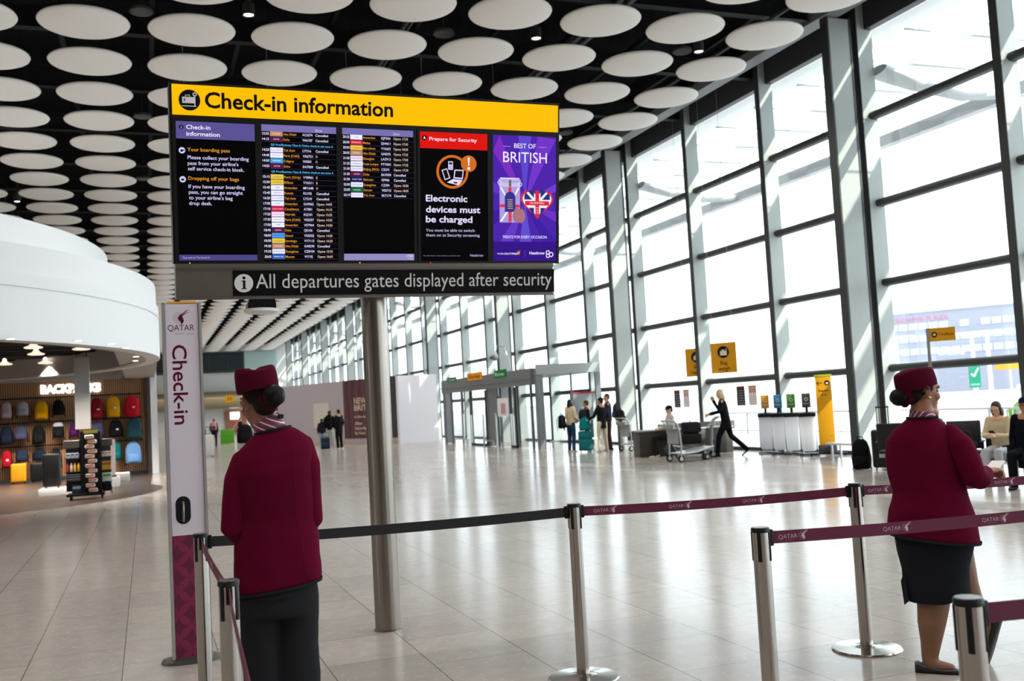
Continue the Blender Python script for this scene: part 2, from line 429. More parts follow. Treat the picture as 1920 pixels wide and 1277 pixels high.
# ------------------------------------------------------------------ lamps between the discs
M_lampb = mat('lamp_can_black', (0.02, 0.02, 0.02), 0.5)
M_lamp = mat('lamp_lens', (1, 1, 1), 0.4, emit=(1.0, 0.86, 0.68), estr=8.0)
can = MB().lathe([(0.09, 0.0), (0.11, -0.02), (0.11, 0.2), (0.03, 0.24), (0.03, 1.4)], n=14).mesh('housing', [M_lampb])
lens = MB().lathe([(0.001, -0.012), (0.06, -0.01), (0.088, 0.0), (0.088, 0.01), (0.001, 0.012)], n=14).mesh('lens', [M_lamp])
sp_d = bpy.data.lights.new('downlight_beam', 'SPOT'); sp_d.energy = 430; sp_d.spot_size = R(140); sp_d.spot_blend = 0.6; sp_d.shadow_soft_size = 0.09; sp_d.color = (1.0, 0.93, 0.85)
for jy in range(16):
    for kx in (-17, -13, -9, -6, -3, 0, 3, 5):
        x, y = 1.03 + 1.896 * (kx + 0.5), 19.42 + 2.116 * (jy * 4 - 20.5)
        if y < -24 or y > 112: continue
        t = thing('ceiling_spotlight', 'small black spotlight glowing in a gap between the white ceiling discs', 'spotlight', (x, y, 9.0), group='spotlights between the ceiling discs')
        for nm, me in (('housing', can), ('lens', lens)):
            o = bpy.data.objects.new(nm, me); COL.objects.link(o); o.parent = t
        o = bpy.data.objects.new('downlight_beam', sp_d); COL.objects.link(o); o.parent = t; o.location = (0, 0, -0.05)

M_spk = mat('grey_speaker_grille', (0.11, 0.11, 0.11), .7)
for x, y in ((.13, 19.4), (.13, 26.2), (.13, 33.0), (6.0, 19.3), (11.55, 25.9), (11.55, 19.2), (6.0, 26.2)):
    t = thing('ceiling_speaker', 'small dull grey round speaker hanging between the white ceiling discs', 'speaker', (x, y, 9.3), group='speakers between the ceiling discs')
    MB().lathe([(.001, -.02), (.20, -.015), (.22, 0), (.20, .06), (.05, .08)], n=24).build('grille', M_spk, t, smooth=50); MB().cyl((0, 0, .06), (0, 0, 1.3), .012, 6).build('stem', M_lampb, t)
# ------------------------------------------------------------------ the check-in information sign
class Ink:
    """flat artwork sorted by colour into one mesh"""
    def __init__(s, k=.80): s.cut = []; s.gap = .012; s.mb = MB(); s.ms = []; s.ix = {}; s.k = k
    def __call__(s, hexcol, k=None):
        k = s.k if k is None else k; key = (hexcol, k)
        if key not in s.ix:
            s.ix[key] = len(s.ms); s.ms.append(screen_mat('lit_%s_%g' % key, hexcol, k) if k > 0 else mat('print_' + hexcol, hexcol, 0.6, spec=0.1))
        s.mb.use(s.ix[key]); s.cut.append(len(s.mb.f)); return s.mb
    def build(s, name, parent):
        # writing that stands well apart becomes a piece of its own
        if parent is None or not s.cut: return s.mb.build(name, s.ms, parent)
        cut = s.cut + [len(s.mb.f)]; G = []
        for a, b in zip(cut[:-1], cut[1:]):
            if a == b: continue
            P = [s.mb.v[i] for f in s.mb.f[a:b] for i in f]
            G.append([[min(p[q] for p in P) for q in range(3)], [max(p[q] for p in P) for q in range(3)], [(a, b)]])
        m = s.gap; k = True
        while k:
            k = False
            for i in range(len(G)):
                for j in range(i + 1, len(G)):
                    if all(G[i][0][q] - m <= G[j][1][q] and G[j][0][q] - m <= G[i][1][q] for q in range(3)):
                        G[i] = [[min(x, y) for x, y in zip(G[i][0], G[j][0])], [max(x, y) for x, y in zip(G[i][1], G[j][1])], G[i][2] + G[j][2]]; del G[j]; k = True; break
                if k: break
        o = None
        for g in G:
            n = MB(); ix = {}
            for a, b in sorted(g[2]):
                for fi in range(a, b):
                    f = s.mb.f[fi]
                    for i in f:
                        if i not in ix: ix[i] = len(n.v); n.v.append(s.mb.v[i])
                    n.f.append(tuple(ix[i] for i in f)); n.m.append(s.mb.m[fi])
            o = n.build(name, s.ms, parent)
        return o

TH = R(8.5)
SG = thing('information_sign', 'large pole-mounted check-in information sign with yellow header and five screens', 'sign', (1.63, 7.15, 0))
SM = face_frame((0, 0, 2.445), (1, 0, 0), (0, -math.sin(TH), math.cos(TH)))
M_blk = mat('black_plastic', (0.006, 0.006, 0.007), 0.45, spec=0.25)
M_cab = mat('dark_sign_cabinet', (0.012, 0.012, 0.013), 0.4, spec=0.2)
M_bron = mat('brushed_bronze_steel', (0.17, 0.15, 0.135), 0.42, metal=0.85, noise=0.12, nscale=6)
M_steel = mat('brushed_steel', (0.27, 0.24, 0.21), 0.26, metal=1.0)
M_alu = mat('satin_aluminium', (0.60, 0.60, 0.60), 0.35, metal=0.9)
MB().at(SM).box(-1.425, 1.425, 0.235, 1.46, -0.34, -0.012).build('cabinet', M_cab, SG)
h = MB().at(SM).box(-1.425, 1.425, 1.222, 1.462, -0.03, 0.004).build('header_frame', M_cab, SG)
a = MB().at(SM).box(-1.407, 1.412, 1.241, 1.444, 0.0, 0.008).build('header_panel', screen_mat('yellow_lightbox', 'FFC000', 0.76), SG)
k = Ink(0); z = 0.010
disc2(k('0d0d0d'), SM, -1.294, 1.341, 0.070, 40, z)
w = k('f4f2f5')
rect2(w, SM, -1.342, 1.320, -1.262, 1.362, z + .001); rect2(w, SM, -1.345, 1.298, -1.252, 1.304, z + .001)
rect2(w, SM, -1.322, 1.362, -1.318, 1.374, z + .001); rect2(w, SM, -1.294, 1.362, -1.290, 1.374, z + .001); rect2(w, SM, -1.322, 1.371, -1.290, 1.376, z + .001)
rect2(w, SM, -1.262, 1.304, -1.256, 1.372, z + .001); ring2(w, SM, -1.259, 1.381, 0.007, 0.014, 20, z + .001); rect2(k('0d0d0d'), SM, -1.330, 1.335, -1.322, 1.350, z + .002)
k.build('pictogram', a); k = Ink(0)
text(k('14100a'), 'Check-in information', SM, -1.195, 1.297, 0.102, 1.308, bold=0.022, z=z)
k.build('lettering', a)

def screen(x0, x1, hx='050507'):
    b = MB().at(SM)
    b.box(x0 - .022, x1 + .022, .232, 1.225, -.02, -.004).box(x0 - .022, x0, .232, 1.225, -.02, .006).box(x1, x1 + .022, .232, 1.225, -.02, .006)
    b.box(x0, x1, .232, .252, -.02, .006).box(x0, x1, 1.203, 1.225, -.02, .006)
    o = b.build('screen', M_blk, SG)
    MB().at(SM).box(x0, x1, .252, 1.203, -.01, 0.0).build('display', mat('display_black', (0.002, 0.002, 0.003), 0.4, spec=0.04), o)
    return o
ORG, LIL, PUR = 'dd9430', 'd2caf6', '655ca0'
s1 = screen(-1.389, -0.867); k = Ink(); z = .001
rect2(k('584f90'), SM, -1.387, 1.083, -0.868, 1.200, z)
disc2(k('0a0a0d'), SM, -1.352, 1.160, .015, 20, z + .0004); text(k(LIL), 'i', SM, -1.352, 1.151, .017, align='c', bold=.03, z=z + .0008)
for t, x, y, w_, c_, bo in (('Check-in', -1.320, 1.149, .158, 'e6e0fa', .018), ('information', -1.320, 1.104, .219, 'e6e0fa', .018),
    ('Your boarding pass', -1.316, 1.000, .279, ORG, .008), ('Please collect your boarding', -1.316, .947, .404, LIL, .01), ("pass from your airline's", -1.316, .908, .334, LIL, .01),
    ('self service check-in kiosk.', -1.316, .871, .371, LIL, .01), ('Dropping off your bags', -1.315, .806, .334, ORG, .008), ('If you have your boarding', -1.315, .751, .372, LIL, .01),
    ('pass, you can go straight', -1.314, .713, .357, LIL, .01), ("to your airline's bag", -1.314, .675, .288, LIL, .01), ('drop desk.', -1.314, .637, .150, LIL, .01)):
    text(k(c_), t, SM, x, y, .0235 if y < 1.05 else .027, w_, bold=bo, z=z + .0006)
for y in (1.004, .809):
    disc2(k(LIL), SM, -1.351, y, .021, 24, z)
poly2(k('0a0a0d'), SM, [(-1.362, 1.010), (-1.334, 1.008), (-1.334, 1.003), (-1.346, 1.000), (-1.346, .994), (-1.360, .994)], z + .0005)
rect2(k('0a0a0d'), SM, -1.361, .800, -1.343, .814, z + .0005); rect2(k('0a0a0d'), SM, -1.341, .798, -1.339, .818, z + .0005)
rect2(k('4a4380'), SM, -1.387, .258, -0.868, .298, z); text(k('b9b2dd'), 'You are in Terminal 4', SM, -1.367, .272, .0135, .178, z=z + .0006)
k.build('lettering', s1)

LOGO = {'ET': ('b98c6c', 'f0e2d2', 'ETIHAD'), 'QR': ('5c1740', 'e6d3df', 'QATAR'), 'LY': ('e9e6ff', '7f8fd0', 'EL AL ISRAEL'), 'AF': ('f1eeff', '8fa0d8', 'AIRFRANCE'), 'WS': ('3f9fd6', 'e8f4ff', 'WESTJET'),
        'VY': ('e3c444', '6b6450', 'vueling'), 'KL': ('e6e9ff', '5f9be0', 'KLM'), 'KU': ('e9e6ff', '8a92c8', 'KUWAIT'), 'AT': ('d01f45', 'f7d7de', 'royal air maroc'), 'KQ': ('f0dcf4', 'd46a9a', 'Kenya Airways'),
        'KE': ('4a9cf0', '1a4a90', 'KOREAN AIR'), 'CZ': ('e6e6fb', '6a74b8', 'CHINA SOUTHERN'), 'WY': ('2f62b4', 'd5e4fa', 'OMAN AIR'), 'KM': ('d11f40', 'f7d7de', 'KM MALTA'), 'MU': ('efdff5', 'b05a9a', 'CHINA EASTERN'),
        'MH': ('e9ecff', '3f62b8', 'malaysia'), 'GF': ('151a52', 'd8dcf5', 'GULF AIR'), 'SV': ('17663e', 'd8efe0', 'saudia')}
ROWS2 = [('13:55', 'ET', 'Abu Dhabi', 'AC6274', 'Cancelled'), ('14:15', 'QR', 'Doha', 'VA6107', 'Cancelled'), None, ('14:20', 'LY', 'Tel Aviv', 'LY316', 'Cancelled'), ('14:45', 'AF', 'Paris (CdG)', 'VS6721', 'H'),
    ('14:50', 'WS', 'Calgary', 'WS001', 'H'), ('14:55', 'QR', 'Doha', 'EA7009', 'Cancelled'), None, ('15:15', 'VY', 'Paris (Orly)', 'VY8961', 'E'), ('15:30', 'VY', 'Bilbao', 'VY6311', 'E'), ('15:45', 'KL', 'Amsterdam', 'MF1648', 'H'),
    ('15:45', 'KU', 'Kuwait', 'KU102', 'Cancelled'), ('16:20', 'LY', 'Tel Aviv', 'LY210', 'Cancelled'), ('17:05', 'KL', 'Amsterdam', 'GA9062', 'Opens 14:05'), ('17:10', 'AT', 'Casablanca', 'AT801', 'Opens 14:10'),
    ('17:25', 'KQ', 'Nairobi', 'KQ101', 'Opens 13:25'), ('17:35', 'AF', 'Paris (CdG)', 'VS5257', 'Opens 14:35'), ('17:50', 'KL', 'Amsterdam', 'VS7964', 'Opens 14:50'), ('18:45', 'QR', 'Doha', 'QR106', 'Cancelled'),
    ('18:50', 'KE', 'Seoul', 'VS5502', 'Opens 14:50'), ('18:50', 'VY', 'Santiago', 'VY7113', 'Opens 16:20'), ('19:20', 'ET', 'Abu Dhabi', 'GA8290', 'Cancelled'), ('19:35', 'CZ', 'Guangzhou', 'CZ8104', 'Opens 15:35'), ('20:05', 'WY', 'Muscat', 'WY102', 'Opens 16:05')]
ROWS3 = [('20:25', 'KL', 'Amsterdam', 'GJF556', 'Opens 17:25'), ('20:30', 'KM', 'Malta', 'QN4611', 'Opens 17:30'), ('20:50', 'VY', 'Barcelona', 'VY6653', 'Opens 18:20'), ('20:55', 'ET', 'Abu Dhabi', 'GA8292', 'Opens 17:25'),
    ('21:00', 'MU', 'Shanghai', 'LA2913', 'Opens 17:00'), ('21:25', 'MH', 'Kuala Lumpur', 'FT7001', 'Opens 17:25'), ('21:30', 'CZ', 'Beijing (PKX)', 'CZ674', 'Opens 17:30'), ('21:30', 'QR', 'Doha', 'BA7058', 'Cancelled'),
    ('21:50', 'GF', 'Bahrain', 'GF006', 'Cancelled'), ('22:00', 'CZ', 'Guangzhou', 'CZ304', 'Opens 18:00'), ('22:05', 'SV', 'Dammam', 'VS5715', 'Opens 18:05'), ('22:10', 'LY', 'Tel Aviv', 'SK7174', 'Cancelled')]
def board(x0, x1, rows, ytop, dy):
    o = screen(x0, x1); k = Ink(); z = .001
    rect2(k('756dac'), SM, x0, ytop + .016, x1, 1.203, z); text(k('e0daf6'), 'Zone', SM, x0 + .372, ytop + .026, .016, .048, z=z + .0006)
    for i, r in enumerate(rows):
        y = ytop - i * dy; b = y - .0085
        rect2(k('3c3760'), SM, x0 + .004, y - dy / 2 - .0009, x1 - .004, y - dy / 2 + .0009, z)
        if r is None:
            text(k('58b8f0'), 'QR First/Business Class & Online check-in use zone A', SM, x0 + .062, b, .0145, .436, bold=.012, z=z + .0006); continue
        tm, lg, city, fl_, st = r; bg_, fg, nm = LOGO[lg]
        text(k('e8e2ff'), tm, SM, x0 + .005, b, .0165, .046, bold=.015, z=z + .0006)
        rect2(k(bg_), SM, x0 + .058, y - .0165, x0 + .146, y + .0165, z + .0003)
        wl = min(.076, .0085 * len(nm)); text(k(fg), nm, SM, x0 + .102, y - .004, .0085, wl, bold=.01, align='c', z=z + .0008)
        text(k(ORG), city, SM, x0 + .150, b, .0155, min(.115, .0093 * len(city) + .006), bold=.01, z=z + .0006)
        text(k('dcd4fb'), fl_, SM, x0 + .282, b, .0165, .0118 * len(fl_), bold=.012, z=z + .0006)
        text(k('e6dcf0' if st == 'Cancelled' else 'd9bfa8'), st, SM, x0 + .374, b, .0160, {'Cancelled': .089}.get(st, .109 if len(st) > 3 else .010), bold=.012, z=z + .0006)
    return o, k
s2, k = board(-.823, -.302, ROWS2, 1.141, .0372); k.build('lettering', s2)
s3, k = board(-.259, .263, ROWS3, 1.141, .0375)
rect2(k('8f88bd'), SM, -.258, .258, .262, .306, .001); text(k('f2eefc'), '13:03', SM, .252, .283, .016, .046, align='r', z=.0016); text(k('e2dcf4'), '2 Mar', SM, .252, .266, .010, .032, align='r', z=.0016)
k.build('lettering', s3)

s4 = screen(.314, .838); k = Ink(); z = .001
rect2(k('d8140c'), SM, .315, 1.082, .838, 1.203, z); disc2(k('0c0808'), SM, .349, 1.158, .019, 24, z + .0004)
poly2(k('f0d8e0'), SM, [(.340, 1.150), (.358, 1.150), (.352, 1.164), (.346, 1.172), (.344, 1.160)], z + .0008)
for t, x, y, c_, w_, bo, col in (('Prepare for Security', .386, 1.140, .025, .370, .018, 'efd9e6'), ('Electronic', .355, .694, .046, .322, .022, 'e2d9fb'), ('devices must', .355, .613, .046, .424, .022, 'e2d9fb'), ('be charged', .354, .540, .046, .362, .022, 'e2d9fb'),
    ('You must be able to switch', .353, .471, .021, .380, .004, 'c8c0e8'), ('them on at Security screening', .353, .435, .021, .420, .004, 'c8c0e8'), ('For full details visit: heathrow.com/security', .334, .288, .009, .285, 0, '8880a8'), ('Heathrow', .697, .286, .018, .105, .01, 'b8b0d8')):
    text(k(col), t, SM, x, y, c_, w_, bold=bo, z=z + .0008)
k.build('lettering', s4); k = Ink()
ring2(k('d0691c'), SM, .562, .915, .105, .124, 48, z); disc2(k('d0691c'), SM, .690, .979, .061, 36, z + .0004)
e = k('efe6f8'); poly2(e, SM, [(.681, 1.025), (.699, 1.025), (.694, .963), (.686, .963)], z + .0008); disc2(e, SM, .690, .943, .012, 18, z + .0008)
poly2(k('e2d9fb'), SM, [(.530, .992), (.566, .992), (.566, .930), (.530, .930)], z + .0005); rect2(k('2a2640'), SM, .535, .968, .561, .985, z + .0008)
for i in range(3):
    for j in range(3): rect2(k('2a2640'), SM, .537 + .009 * i, .937 + .009 * j, .542 + .009 * i, .942 + .009 * j, z + .0008)
poly2(k('e2d9fb'), SM, [(.478, .926), (.520, .940), (.545, .868), (.503, .852)], z + .0005); poly2(k('0b0a10'), SM, [(.486, .922), (.516, .932), (.536, .872), (.507, .860)], z + .0008)
poly2(k('e2d9fb'), SM, [(.578, .932), (.650, .932), (.642, .862), (.570, .868)], z + .0005); poly2(k('0b0a10'), SM, [(.585, .924), (.642, .924), (.636, .872), (.578, .876)], z + .0008)
poly2(k('e2d9fb'), SM, [(.566, .862), (.640, .856), (.612, .816), (.518, .836)], z + .0005); poly2(k('0b0a10'), SM, [(.576, .842), (.602, .839), (.594, .828), (.566, .833)], z + .0008)
k.build('warning_pictogram', s4)

s5 = screen(.881, 1.400); k = Ink(); z = .001
rect2(k('4a22a6'), SM, .882, .253, 1.399, 1.203, z)
for a0, a1, col in ((18, 30, '6a3cc8'), (62, 78, '6d34c4'), (84, 96, '5a44c8'), (112, 124, '7a2cba'), (150, 164, '5b36c0'), (196, 214, '3a1c96'), (236, 252, '6038c2'), (262, 280, '5c4ccc'), (296, 312, '3c1ea0'), (330, 344, '6a30c0')):
    def edge(t):
        c_, s_ = math.cos(R(t)), math.sin(R(t)); cx, cy = 1.14, .70
        q = min((1.399 - cx) / c_ if c_ > 1e-6 else 9, (.882 - cx) / c_ if c_ < -1e-6 else 9, (1.203 - cy) / s_ if s_ > 1e-6 else 9, (.253 - cy) / s_ if s_ < -1e-6 else 9)
        return (cx + c_ * q, cy + s_ * q)
    poly2(k(col), SM, [(1.14, .70), edge(a0), edge(a1)], z + .0002)
rect2(k('351284'), SM, .882, .253, 1.399, .40, z + .0003)
for t, x, y, c_, w_, bo in (('BEST OF', 1.053, 1.110, .034, .176, .004), ('BRITISH', .964, 1.001, .078, .358, .0), ('TREATS FOR EVERY OCCASION', .956, .425, .021, .364, .0), ('WORLD', .913, .301, .013, .068, .0), ('DUTYFREE', .983, .301, .013, .092, .02), ('Heathrow', 1.176, .303, .021, .128, .02)):
    text(k('f2e8fb'), t, SM, x, y, c_, w_, bold=bo, z=z + .0006)
ring2(k('f2e8fb'), SM, 1.330, .318, .010, .017, 24, z + .0006); ring2(k('f2e8fb'), SM, 1.330, .288 + .004, .010, .017, 24, z + .0006); ring2(k('f2e8fb'), SM, 1.357, .302, .012, .019, 24, z + .0006)
rect2(k('b9a8e6'), SM, .965, 1.118, 1.025, 1.121, z + .0006); rect2(k('b9a8e6'), SM, 1.257, 1.121, 1.317, 1.124, z + .0006); rect2(k('7a60c8'), SM, 1.137, .285, 1.139, .335, z + .0006)
poly2(k('e8a428'), SM, [(1.075, .302), (1.082, .334), (1.088, .316), (1.100, .336), (1.094, .302)], z + .0006)
k.build('lettering', s5); k = Ink()
# the jar with a flag pattern
rect2(k('a99ad8'), SM, .934, .545, 1.100, .815, z + .0006); rect2(k('c6bbea'), SM, .930, .815, 1.104, .845, z + .0007); rect2(k('b2a6e0'), SM, .926, .845, 1.106, .872, z + .0006); rect2(k('d6cdf2'), SM, .938, .872, 1.094, .884, z + .0007)
for p in ([(.936, .81), (.952, .81), (1.006, .715), (.996, .715)], [(1.098, .81), (1.082, .81), (1.030, .715), (1.040, .715)], [(.936, .552), (.952, .552), (1.000, .62), (.990, .63)], [(1.098, .552), (1.082, .552), (1.036, .62), (1.046, .63)]): poly2(k('f3eefb'), SM, p, z + .0009)
rect2(k('d8344a'), SM, 1.006, .548, 1.030, .812, z + .0010); rect2(k('d8344a'), SM, .936, .660, 1.098, .682, z + .0010)
rect2(k('34308a'), SM, .976, .625, 1.062, .735, z + .0012); disc2(k('34308a'), SM, 1.019, .735, .043, 24, z + .0012)
for i in range(5): rect2(k('c8a860'), SM, .998, .650 + .016 * i, 1.040, .656 + .016 * i, z + .0014)
rect2(k('6a5a40'), SM, 1.010, .815, 1.028, .868, z + .0012); ring2(k('e0d8f4'), SM, .935, .845, .012, .017, 18, z + .001); ring2(k('e0d8f4'), SM, 1.100, .835, .012, .017, 18, z + .001)
k.build('jar_picture', s5); k = Ink()
# the heart box
def heart(sc, n=48): return [(1.2405 + sc * .00845 * 16 * math.sin(2 * PI * i / n) ** 3, .700 + sc * .0077 * (13 * math.cos(2 * PI * i / n) - 5 * math.cos(4 * PI * i / n) - 2 * math.cos(6 * PI * i / n) - math.cos(8 * PI * i / n))) for i in range(n)]
def hpoly(col, sc, zz):
    P = heart(sc); c0 = (1.2405, .690); e = k(col)
    for i in range(len(P)): poly2(e, SM, [c0, P[i], P[(i + 1) % len(P)]], zz)
hpoly('d42a3c', 1.0, z + .0006); hpoly('eee8f6', .88, z + .0008)
for p in ([(1.215, .785), (1.215, .735), (1.165, .785), (1.19, .797)], [(1.20, .722), (1.135, .722), (1.135, .755), (1.15, .775)], [(1.268, .785), (1.268, .735), (1.318, .785), (1.292, .797)], [(1.282, .722), (1.347, .722), (1.347, .755), (1.332, .775)],
          [(1.215, .66), (1.215, .60), (1.172, .66)], [(1.268, .66), (1.268, .60), (1.31, .66)]): poly2(k('24307e'), SM, p, z + .0010)
rect2(k('d42a3c'), SM, 1.226, .585, 1.257, .790, z + .0012); rect2(k('d42a3c'), SM, 1.142, .678, 1.340, .712, z + .0012)
text(k('f4e4ea'), 'Churchill & Walker', SM, 1.241, .690, .016, .120, align='c', z=z + .0014)
for i, t in enumerate(('TEA', 'AND', 'TOFFEE')): text(k('f4e4ea'), t, SM, 1.241, .655 - .019 * i, .010, .022, align='c', z=z + .0014)
k.build('heart_tin_picture', s5); k = Ink()
for cx, cy in ((1.076, .602), (1.108, .596)):
    disc2(k('96606c'), SM, cx, cy, .034, 28, z + .0016, ry=.056); disc2(k('a8707c'), SM, cx + .004, cy, .029, 28, z + .0018, ry=.050)
k.build('biscuit_picture', s5)
for x, c_ in ((-1.32, 'd8e020'), (-.145, 'd8e020'), (.385, 'ff2010')):
    MB().at(SM).box(x - .003, x + .003, .238, .244, .004, .008).build('status_light', screen_mat('led_' + c_, c_, 2.0), SG)
p = MB().at(SM)
p.box(-1.415, 1.372, .205, .236, -.30, .012).box(-1.415, 1.372, 0.0, .207, -.30, -.004).box(-1.415, 1.372, -.012, .004, -.30, .010)
p.build('lower_panel', M_bron, SG)
mb_ = MB().at(SM).box(-1.038, 1.382, .012, .190, -.006, .004).build('message_band', mat('black_gloss_band', (0.005, 0.005, 0.006), 0.4, spec=0.1), SG)
k = Ink(0)
disc2(k('dcdcdc'), SM, -.965, .100, .064, 40, .005)
b = k('0e0e0e'); disc2(b, SM, -.963, .137, .011, 18, .0056)
poly2(b, SM, [(-.981, .118), (-.954, .121), (-.954, .066), (-.945, .064), (-.945, .059), (-.983, .059), (-.983, .064), (-.971, .066), (-.971, .110), (-.981, .112)], .0056)
k.build('pictogram', mb_); k = Ink(0)
text(k('d8d8d8'), 'All departures gates displayed after security', SM, -.882, .064, .100, 2.242, bold=.0, z=.0056)
k.build('lettering', mb_)
pl = MB().lathe([(.095, 0.0), (.095, 2.52), (.001, 2.53)], (-.005, .20, 0), 40).lathe([(.104, 0), (.104, .006), (.096, .010)], (-.005, .20, 0), 40).build('pole', M_steel, SG, smooth=40)
lm = MB().use(0).box(-.93, -.75, .02, .16, 2.375, 2.435)
for i in range(16): lm.box(-.94 + i * .0126, -.934 + i * .0126, .01, .17, 2.372, 2.41)
lm.use(1).lathe([(.001, 0.0), (.10, .003), (.122, .012), (.122, .03), (.11, .034)], (-.84, .09, 2.338), 36)
lm.build('lamp', [M_blk, mat('lamp_diffuser_white', (0.8, 0.8, 0.82), 0.4)], SG, smooth=40)

# ------------------------------------------------------------------ check-in totem
TT = thing('check_in_totem', 'slim lilac and maroon check-in totem standing under the information sign', 'totem', (0.245, 7.2, 0), R(0))
M_mar = mat('maroon_print', srgb('6E0F3A'), 0.5); M_lil = mat('lilac_white_panel', srgb('D2CBD8'), 0.45)
b = MB()
for x in (-.128, .108):
    b.box(x, x + .020, -.075, .075, .03, 2.415)
b.box(-.108, .108, -.055, .055, .03, 2.41)
b.box(-.124, -.116, -.083, -.074, .03, 2.415).box(.112, .120, -.083, -.074, .03, 2.415)
b.build('body_frame', M_alu, TT)
f = MB().box(-.106, .106, -.066, -.05, .842, 2.405).build('face_panel', M_lil, TT)
def petal_mat():
    m = mat('maroon_petal_pattern', srgb('7E1243'), 0.5); nt = m.node_tree; L = nt.links.new; b = nt.nodes['Principled BSDF']
    tc = nt.nodes.new('ShaderNodeTexCoord'); sp = nt.nodes.new('ShaderNodeSeparateXYZ'); L(tc.outputs['Object'], sp.inputs[0])
    def M(op, a, b_=None):
        n = nt.nodes.new('ShaderNodeMath'); n.operation = op
        for i, x in enumerate((a, b_)):
            if x is None: continue
            if isinstance(x, (int, float)): n.inputs[i].default_value = x
            else: L(x, n.inputs[i])
        return n.outputs[0]
    P = .16
    def cell(off):
        u = M('SUBTRACT', M('FRACT', M('ADD', M('DIVIDE', sp.outputs[0], P), off)), .5); v = M('SUBTRACT', M('FRACT', M('ADD', M('DIVIDE', sp.outputs[2], P), off)), .5)
        return M('LESS_THAN', M('SQRT', M('ADD', M('MULTIPLY', u, u), M('MULTIPLY', v, v))), .5)
    s_ = M('MULTIPLY', cell(0.0), cell(.5))
    mx = nt.nodes.new('ShaderNodeMix'); mx.data_type = 'RGBA'; mx.inputs[6].default_value = srgb('5A0B30'); mx.inputs[7].default_value = srgb('781541')
    L(s_, mx.inputs[0]); L(mx.outputs[2], b.inputs['Base Color']); return m
MB().box(-.106, .106, -.0655, -.05, .035, .842).build('lower_panel', petal_mat(), TT)
MB().box(-.09, .10, -.07, .06, 2.41, 2.422).build('top_cap', mat('orange_cap', srgb('E8A020'), 0.5), TT)
bs = MB().rings([(0, 0, 0, .20, .13), (0, 0, .018, .19, .125), (0, 0, .030, .14, .09), (0, 0, .04, .11, .07)], 40, pw=2.6)
bs.build('base_plate', mat('dark_grey_cast_base', (0.05, 0.048, 0.045), 0.4), TT, smooth=50)
FM = face_frame((0, -.0665, 0), (1, 0, 0), (0, 0, 1))
hd = MB(); hd.mi = 0
pill = [(.048 * math.cos(t) - .03, 1.055 + .048 * math.sin(t)) for t in [PI * i / 12 for i in range(13)]] + [(.048 * math.cos(t) - .03, .965 + .048 * math.sin(t)) for t in [PI + PI * i / 12 for i in range(13)]]
pill = [(x, y) for x, y in pill]
hd.prism(pill, face_frame((0, -.068, 0), (1, 0, 0), (0, 0, 1)), .004)
hd.use(1).tube([(-.030, -.080, .935), (-.030, -.090, .965), (-.030, -.090, 1.045), (-.030, -.078, 1.065)], .0085, 10)
hd.build('recessed_handle', [M_blk, M_steel], TT, smooth=40)
k = Ink(0)
V = face_frame((0, -.0672, 0), (0, 0, -1), (1, 0, 0))      # reads top to bottom
text(k('5A1030'), 'Check-in', V, -2.125, -.066, .090, .540, bold=.012); k.build('lettering', f); k = Ink(0)
def oryx(k, M, cx, cy, s, c1, c2, z=0.0):
    """round emblem: a striped disc with an antelope head and two swept horns"""
    for i in range(9):
        y = -.5 + i / 8.0; hw = math.sqrt(max(0, .27 - y * y))
        rect2(k(c2), M, cx - hw * s - .1 * s, cy + (y - .022) * s, cx + hw * s * .7 - .1 * s, cy + (y + .022) * s, z)
    P = [(-.18, -.10), (-.02, .20), (.12, .30), (.20, .16), (.30, -.10), (.36, -.34), (.22, -.56), (.10, -.62), (.06, -.40), (-.08, -.24)]
    poly2(k(c1), M, [(cx + x * s, cy + y * s) for x, y in P], z + .0003)
    for a_, b_ in (((.06, .24), (.86, .72)), ((.16, .20), (.92, .52))):
        poly2(k(c1), M, [(cx + a_[0] * s, cy + a_[1] * s), (cx + b_[0] * s * .6, cy + b_[1] * s * .82), (cx + b_[0] * s, cy + b_[1] * s), (cx + b_[0] * s * .62, cy + b_[1] * s * .7), (cx + (a_[0] + .08) * s, cy + (a_[1] - .06) * s)], z + .0003)
oryx(k, FM, -.012, 2.312, .075, '5A1030', '9a97a8')
k.build('emblem', f); k = Ink(0)
text(k('5A1030'), 'QATAR', FM, -.092, 2.222, .040, .172, bold=.0); text(k('8d8a98'), 'AIRWAYS', FM, -.050, 2.196, .012, .062); text(k('6a3048'), 'القطرية', FM, .030, 2.197, .012, .050)
k.build('lettering', f)

# ------------------------------------------------------------------ barrier posts and belts
M_chr = mat('polished_steel', (0.44, 0.41, 0.38), 0.16, metal=1.0)
M_belt = mat('maroon_webbing', srgb('5E1238'), 0.75, bump=0.2, nscale=400)
M_bblk = mat('black_webbing', (0.012, 0.012, 0.014), 0.75, bump=0.2, nscale=400)
M_capd = mat('grey_cap_disc', (0.10, 0.105, 0.11), 0.35, metal=0.5)
pm_pole = MB().lathe([(.0375, .012), (.0375, .985), (.03, .987)], n=32)
pm_pole = pm_pole.mesh('pole', [M_chr]); pm_pole.polygons.foreach_set('use_smooth', [True] * len(pm_pole.polygons)); pm_pole.set_sharp_from_angle(angle=R(40))
pm_base = MB().lathe([(.205, 0), (.207, .006), (.200, .013), (.09, .021), (.045, .026), (.040, .03)], n=48).mesh('base_plate', [M_chr]); pm_base.polygons.foreach_set('use_smooth', [True] * len(pm_base.polygons)); pm_base.set_sharp_from_angle(angle=R(40))
hb = MB().use(0).lathe([(.0385, .982), (.0405, .984), (.0405, .998), (.038, 1.002), (.030, 1.0025)], n=32)
